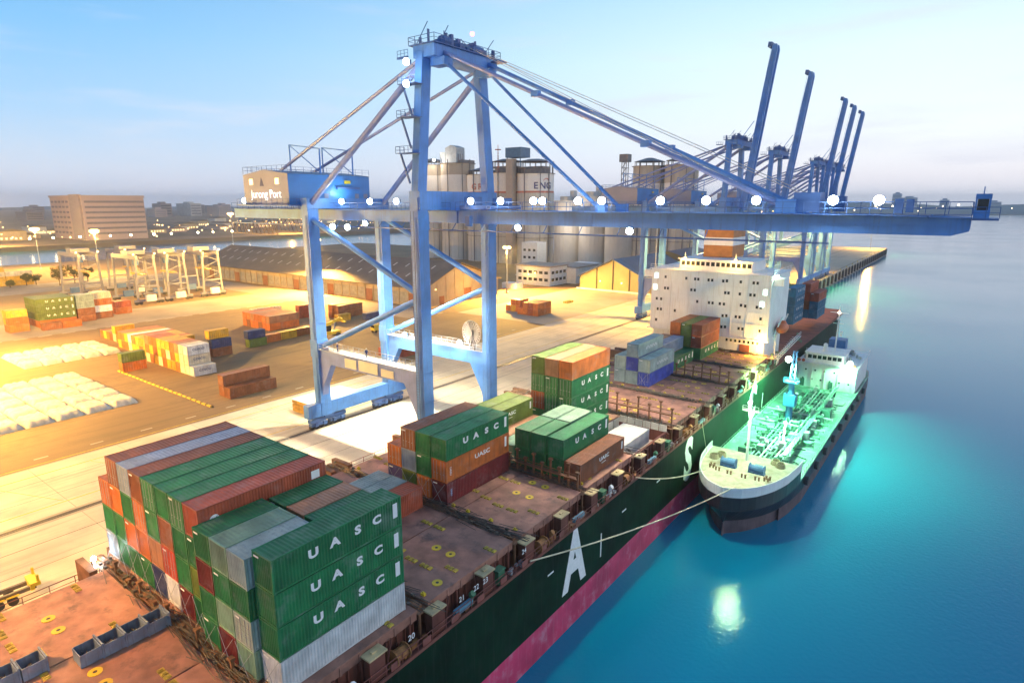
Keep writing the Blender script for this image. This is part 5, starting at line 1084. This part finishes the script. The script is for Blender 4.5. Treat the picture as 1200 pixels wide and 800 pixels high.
tower = thing('stair_tower', 'pale square block with small windows at the foot of the silos', 'building', (-246, 352, 0)); MB().b(-251, -238, 345, 356, 0, 19).build('wall', wht, tower)
for z in (8, 13):
    for x in (-248.5, -244.5, -240.5): MB().b(x - 1, x + 1, 344.9, 344.98, z, z + 1.6).build('window', glass, tower)
# silos
cs = pm('silo_concrete', (.55, .51, .46), .85, var=.16, scale=.05, streak=.35, spotcol=(.26, .21, .17)); cw_ = pm('silo_white', (.74, .70, .66), .7, var=.06, scale=.05, streak=.2, spotcol=(.55, .45, .4)); ct = pm('silo_tan', (.46, .39, .31), .8, var=.12, scale=.06)
stl = pm('silo_steel', (.16, .15, .16), .6); rdm = pm('stripe_red', (.5, .16, .10), .6); nvy = pm('sign_navy', (.06, .06, .17), .5)
def silo(x, y, r, h, w0, w1, label, top):
    t = thing('silo', label, 'silo', (x, y, 0), 0, 'cement silos behind the yard', local=True)
    MB().tube((0, 0, 0), (0, 0, w0), r, 28).build('shaft', cs, t); MB().tube((0, 0, w0), (0, 0, w1), r + .05, 28).build('white_band', cw_, t)
    MB().tube((0, 0, w0 - .2), (0, 0, w0 + 1.2), r + .1, 28).build('red_stripe', rdm, t)
    if h > w1 + .5: MB().tube((0, 0, w1), (0, 0, h), r + .02, 28).build('upper_band', ct, t)
    rb = MB()
    for k in range(14): a = 2 * math.pi * k / 14; rb.bar((r * math.cos(a), r * math.sin(a), 0), (r * math.cos(a), r * math.sin(a), w0), .5)
    rb.build('shaft_rib', cs, t)
    a0 = math.atan2(-y, -x)
    for da, rr_ in ((-.6, .35), (.25, .25), (.75, .4)): MB().tube(((r + .6) * math.cos(a0 + da), (r + .6) * math.sin(a0 + da), 0), ((r + .6) * math.cos(a0 + da), (r + .6) * math.sin(a0 + da), h + 3), rr_, 6).build('riser_pipe', stl, t)
    for zz in (h * .3, h * .55, h): MB().tube((0, 0, zz - .15), (0, 0, zz + .15), r + 1.1, 28).build('gallery', stl, t)
    if top == 'canopy':
        m = MB()
        for k in range(20): a = 2 * math.pi * k / 20; m.bar((r * .95 * math.cos(a), r * .95 * math.sin(a), h), (r * .95 * math.cos(a), r * .95 * math.sin(a), h + 8.5), .3)
        m.tube((0, 0, h), (0, 0, h + 3.5), r * .8, 20); m.b(-r * .8, r * .8, -r * .5, r * .2, h + 3.5, h + 5); m.build('top_steelwork', stl, t)
        MB().tube((0, 0, h + 8.5), (0, 0, h + 10.5), r * 1.02, 24, r * .35).build('canopy', pm('canopy_grey', (.30, .24, .22), .7), t)
    elif top == 'box':
        MB().b(-5, 7, -9, 1, h, h + 12).prism([(-5, h + 12), (7, h + 12), (1, h + 14)], 'y', -9, 1).b(-12, -6.5, -8, -3, h, h + 9).build('head_house', pm('headhouse', (.34, .37, .40), .6), t)
        m = MB().b(-r * .9, r * .9, -r * .5, r * .5, h, h + 2.5)
        for k in range(12): m.bar((-r * .9 + k * r * .16, -r * .5, h), (-r * .9 + k * r * .16, -r * .5, h + 7), .4)
        m.build('top_steelwork', stl, t)
    else:
        m = MB()
        for k in range(14): a = 2 * math.pi * k / 14; m.bar((r * .9 * math.cos(a), r * .9 * math.sin(a), h), (r * .9 * math.cos(a), r * .9 * math.sin(a), h + 3), .3)
        m.build('top_steelwork', stl, t); MB().tube((0, 0, h + 3), (0, 0, h + 5.5), r * .98, 20, r * .2).build('canopy', stl, t)
    return t
s1 = silo(-268.4, 386, 13.8, 66.5, 52.8, 66.5, 'round silo with large dark letters under its canopy roof', 'canopy')
def curved(t, txt, r, a0, z, size, m, da):
    for k, ch in enumerate(txt):
        a = a0 + da * k; letters(ch, (r * math.cos(a), r * math.sin(a), z), size, m, t, (R(90), 0, a + R(90)), .16)
fa = math.atan2(-386, 268)
curved(s1, 'ENG', 14.0, fa + .02, 57.5, 6.6, nvy, .37)
for k in range(5):
    a = fa + .42 + k * .07; a2 = a + .07; MB().bar((14.0 * math.cos(a), 14.0 * math.sin(a), 61.2 + 1.6 * math.sin(k * .6)), (14.0 * math.cos(a2), 14.0 * math.sin(a2), 61.2 + 1.6 * math.sin((k + 1) * .6)), .1, .35 + .12 * k).build('swoosh', rdm, s1)
s2 = silo(-294.4, 386, 12.6, 67.6, 52.8, 67.6, 'round silo with small logo, left of the lettered silo', 'canopy')
for k, (u, z, r_) in enumerate(((.10, 63.4, .9), (.02, 60.6, 1.0), (.16, 60, .9), (.09, 57.6, .7))):
    a = fa + .35 + u; MB().sphere((12.6 * math.cos(a), 12.6 * math.sin(a), z), r_, 10, 6, .5, .5, 1.4).build('logo_petal', nvy, s2)
s2b = silo(-319.4, 386, 12.4, 67, 52.8, 67, 'round silo with red letters beside the far crane leg', 'plain'); curved(s2b, 'GRO', 12.6, fa - .5, 57.5, 6.2, rdm, .42)
s3 = silo(-346, 386, 13.8, 76.5, 52.8, 67.5, 'round silo with tan upper band and tall head house', 'box')
s4 = silo(-373.5, 386, 13.4, 76, 52.8, 67.5, 'leftmost round silo, mostly behind the near crane leg', 'plain')
sh = thing('elevator_tower', 'narrow brown concrete tower between the two right-hand big silos', 'tower', (-281, 375, 0)); MB().b(-284, -278, 370, 375, 0, 77).build('shaft', pm('tower_brown', (.40, .32, .26), .8, var=.1), sh)
MB().b(-286, -272, 372, 384, 78, 85).bar((-285, 373, 70), (-285, 373, 78), .6).bar((-273, 373, 70), (-273, 373, 78), .6).build('head_house', pm('headhouse_blue', (.05, .13, .24), .5), sh)
tn = MB()
for k in range(8): tn.bar((-296 - .18 * (8 - k), 376, 68 + k * 2), (-296 + .18 * (8 - k), 376, 70 + k * 2), .28).bar((-296 + .18 * (8 - k), 376, 68 + k * 2), (-296 - .18 * (8 - k), 376, 70 + k * 2), .28)
tn.c(-296, 376, 84.5, 3.4, 3.4, .6).bar((-296, 376, 84), (-296, 376, 88), .3)
tnt = thing('lattice_mast', 'red and white lattice mast on top of the silos', 'mast', (-296, 376, 68)); tn.build('lattice', pm('mast_red', (.5, .14, .10), .6), tnt)
for nm_, (lx, ly, lz), par in (('a', (-357.5, 370.5, 79), s3), ('b', (-226, 366, 34), s1)):
    o_ = MB().sphere((lx - par.location.x, ly - par.location.y, lz), .9, 10, 6).build('floodlight', white_l, par); lamp('light', (lx - par.location.x, ly - 4 - par.location.y, lz), 12000, (1, .88, .7), par)
lab3 = ['left', 'middle', 'right']
for k, (x, h) in enumerate(((-238, 47), (-217, 50), (-196, 47))):
    t = thing('silo', 'plain grey low silo behind the office, %s of three' % lab3[k], 'silo', (x, 384, 0), 0, 'plain low silos', local=True)
    MB().tube((0, 0, 0), (0, 0, h), 10.2, 22).build('shaft', cs, t); MB().tube((0, 0, h), (0, 0, h + 3), 6, 14).tube((3, 2, h + 3), (3, 2, h + 7), 2.5, 10).build('top_tank', gal, t)
for k, x in enumerate((-180, -157.5)):
    t = silo(x, 392, 10.6, 69, 30, 58, '%s of the pair of slim silos left of the raised booms' % ('left' if k == 0 else 'right'), 'plain')
et = thing('elevator_tower', 'thin steel lattice elevator tower at the slim silo pair', 'tower', (-194, 384, 0)); m = MB()
for a in (-1.6, 1.6):
    for b_ in (-1.6, 1.6): m.bar((-194 + a, 384 + b_, 0), (-194 + a, 384 + b_, 72), .4)
for k in range(18):
    m.bar((-195.6, 382.4, k * 4), (-192.4, 382.4, k * 4 + 4), .3).b(-196, -192, 382, 386, k * 4, k * 4 + .3)
m.b(-197, -191, 381, 387, 72, 77).build('frame', stl, et)
# big far block across the basin
fb = thing('apartment_block', 'large pale seven-storey block beyond the basin at far left', 'building', (-955, 340, -1))
fbm = pm('block_pink', (.50, .36, .30), .8, var=.08, scale=.02); bnd = pm('block_band', (.20, .16, .17), .6)
MB().b(-1010, -900, 300, 373, -1, 52.5).build('wall', fbm, fb); MB().b(-935, -902, 298, 301, -1, 56).build('stair_core', pm('block_core', (.36, .29, .27), .8), fb); MB().b(-1011, -899, 299, 374, 52.5, 55).build('parapet', fbm, fb)
for k in range(7): MB().b(-899.95, -899.3, 303, 372, 6 + k * 6.6, 8.6 + k * 6.6).build('window_band', bnd, fb)
for k in range(7):
    for q in range(5): MB().b(-1005 + q * 13, -998 + q * 13, 299.3, 299.9, 6 + k * 6.6, 8.6 + k * 6.6).build('window', bnd, fb)
# small buildings, lights and trees on the far land
random.seed(31); kinds = [('low pale shed', 'shed'), ('grey block', 'building'), ('tan hall', 'hall')]
for k in range(30):
    x = -860 - random.random() * 260 - k * 14; y = 60 + k * 34 + random.random() * 20; w, d, h = random.uniform(20, 60), random.uniform(15, 30), random.uniform(5, 13)
    t = thing(['shed', 'building', 'hall'][k % 3], '%s across the basin, %s from the left' % (kinds[k % 3][0], nth(k + 1)), kinds[k % 3][1], (x, y, -1), 0, 'small buildings across the basin', local=True)
    MB().b(-w / 2, w / 2, -d / 2, d / 2, 0, h).build('wall', [fbm, cs, wallm][k % 3], t); MB().prism([(-d / 2 - .5, h), (d / 2 + .5, h), (0, h + 3)], 'x', -w / 2 - .5, w / 2 + .5).build('roof', roofm, t)
    for q in range(5): MB().b(w / 2, w / 2 + .1, -d / 2 + 2 + q * d / 6, -d / 2 + 4 + q * d / 6, 2, 4).build('window', warm_win, t)
cl_ = MB(); random.seed(8)
for k in range(260):
    y = random.uniform(20, 1500); x = -835 - abs(random.gauss(0, 260)); cl_.sphere((x, y, random.uniform(3, 14)), random.uniform(.5, 1.1), 6, 4)
stuff(cl_.build('street_lights', city_l))
random.seed(90)
for k in range(24):
    y = 150 + k * 82 + random.uniform(-20, 20); x = -1900 - random.uniform(0, 1100); w = random.uniform(40, 110); h_ = random.uniform(22, 48)
    t = thing('city_block', 'hazy low city block beyond the basin, %s from the left' % nth(k + 1), 'building', (x, y, -1), 0, 'hazy city blocks behind the basin', local=True)
    MB().b(-w / 2, w / 2, -20, 20, 0, h_).b(-w / 5, w / 5, -9, 9, h_, h_ + 6).build('wall', [cs, fbm, bnd][k % 3], t)
    for q in range(4): MB().b(w / 2, w / 2 + .4, -17, 17, h_ * (.15 + q * .21), h_ * (.24 + q * .21)).build('window_band', bnd if k % 3 < 2 else glass, t)
bl = MB()
for k in range(16): bl.sphere((-832, 90 + k * 26 + random.uniform(-6, 6), 7), random.uniform(1.0, 1.6), 8, 5)
for y_ in (60, 190, 560): lamp('light', (-850, y_, 22), 420000, SOD)
stuff(bl.build('quay_lights', em('quay_lamp', (1, .72, .38), 26)))
fl = MB()
for k in range(70): fl.sphere((random.uniform(-1500, 3200), random.uniform(3500, 4200), random.uniform(4, 40)), random.uniform(2, 4.5), 6, 4)
stuff(fl.build('shore_lights', em('shore_lamp', (1, .78, .5), 6)))
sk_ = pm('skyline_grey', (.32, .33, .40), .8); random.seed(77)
for k in range(46):
    x = -1400 + k * 120 + random.uniform(-40, 40); y = 4100 + random.uniform(-200, 400); w = random.uniform(30, 90); h = random.choice([35, 45, 60, 75, 90]) * random.uniform(.7, 1.2)
    t = thing('tower_block', 'distant hazy tower block, %s from the left on the far skyline' % nth(k + 1), 'building', (x, y, -5), 0, 'hazy skyline blocks', local=True)
    MB().b(-w / 2, w / 2, -15, 15, 0, h).b(-w / 4, w / 4, -8, 8, h, h + 8).build('wall', sk_, t)
    m = MB()
    for q in range(5): m.b(-w / 2 + 3, w / 2 - 3, -15.4, -15.05, h * (.1 + q * .18), h * (.15 + q * .18))
    m.build('window_band', glass, t)
for k, (x, y) in enumerate(((420, 2950), (700, 3000), (1300, 2900))):
    t = thing('anchored_ship', 'far ship silhouette on pale water, %s of three' % lab3[k], 'ship', (x, y, WZ), 0, 'ships anchored far out', local=True)
    MB().prism([(-70, 6), (-60, -3), (60, -3), (72, 7), (70, 8), (-70, 7)], 'y', -12, 12).build('hull', stl, t); MB().b(-62, -48, -9, 9, 7, 26).b(-58, -54, -3, 3, 26, 34).build('superstructure', twm, t)
lc = thing('gantry_crane', 'red quay crane cut off by the left edge beyond the basin', 'crane', (-690, 118, -1), 0, None, True)
rcm = pm('far_crane_red', (.40, .12, .08), .6)
for a in (-10, 10):
    for b_ in (-8, 8): MB().bar((a, b_, 0), (a, b_, 40), 2).build('leg', rcm, lc)
    MB().bar((-40, a * .3, 41), (50, a * .3, 41), 2, 3).build('girder', rcm, lc); MB().bar((a, -8, 40), (4, 0, 62), 1.5).build('apex_leg', rcm, lc)
MB().tube((4, 0, 62), (48, 0, 42), .5).build('stay', rcm, lc); MB().b(-30, -16, -5, 5, 42.6, 48).build('machinery_house', wht, lc)
# trees
lfm = pm('leaf', (.075, .085, .02), .7, var=.35, scale=.8); brk = pm('bark', (.10, .07, .045), .9)
def tree(x, y, h, w, label, seed):
    rn = random.Random(seed); t = thing('tree', label, 'tree', (x, y, 0), 0, 'trees beside the yard', local=True)
    tk_ = MB().tube((0, 0, 0), (0, 0, h * .45), .3, 8, .2); lf = MB()
    for k in range(9):
        a = rn.uniform(0, 6.28); e = (w * .42 * math.cos(a), w * .42 * math.sin(a), h * rn.uniform(.5, .85)); tk_.tube((0, 0, h * rn.uniform(.25, .45)), e, .12, 5, .04)
    tk_.build('trunk', brk, t)
    cl2 = [(rn.gauss(0, w * .26), rn.gauss(0, w * .26), h * rn.uniform(.42, .92), rn.uniform(.14, .24) * w) for _ in range(16)]
    for k in range(1500):
        c_ = rn.choice(cl2); d = Vector((rn.gauss(0, 1), rn.gauss(0, 1), rn.gauss(0, .8))).normalized() * c_[3] * rn.uniform(.55, 1.05); p = Vector(c_[:3]) + d
        a = Vector((rn.uniform(-1, 1), rn.uniform(-1, 1), rn.uniform(-1, 1))).normalized() * .26; b_ = a.cross(Vector((rn.uniform(-1, 1), rn.uniform(-1, 1), rn.uniform(-1, 1)))).normalized() * .2
        lf.add([p - a, p + b_, p + a, p - b_], [(0, 1, 2, 3)])
    lf.build('crown', lfm, t)
for k, (x, y, h, w, l_) in enumerate([(-409.5, 120, 11, 9, 'larger broad tree left of the yard cranes'), (-415, 129, 10, 9, 'second broad tree right behind the larger one'), (-419, 137, 8, 6, 'small tree closest to the yard crane legs'), (-424, 108.5, 7, 5, 'small round tree before the tall yellow wall'), (-424, 113, 6, 5, 'lowest bush-like tree right of the tall yellow wall'), (-420, 100, 4, 4, 'tiny bush left of the small round tree')]): tree(x, y, h, w, l_, k + 50)
HAZE = 1
# ---------------------------------------------------------------- evening haze
hzb = MB().b(-7000, 9500, -3500, 7500, -15, 122)
hzm = bpy.data.materials.new('haze'); hzm.use_nodes = True; n = hzm.node_tree.nodes; n.clear()
pv = n.new('ShaderNodeVolumePrincipled'); pv.inputs['Color'].default_value = (.95, .96, 1, 1); pv.inputs['Density'].default_value = .00014; pv.inputs['Anisotropy'].default_value = .2
oo = n.new('ShaderNodeOutputMaterial'); hzm.node_tree.links.new(pv.outputs[0], oo.inputs['Volume'])
if HAZE: stuff(hzb.build('haze', hzm))
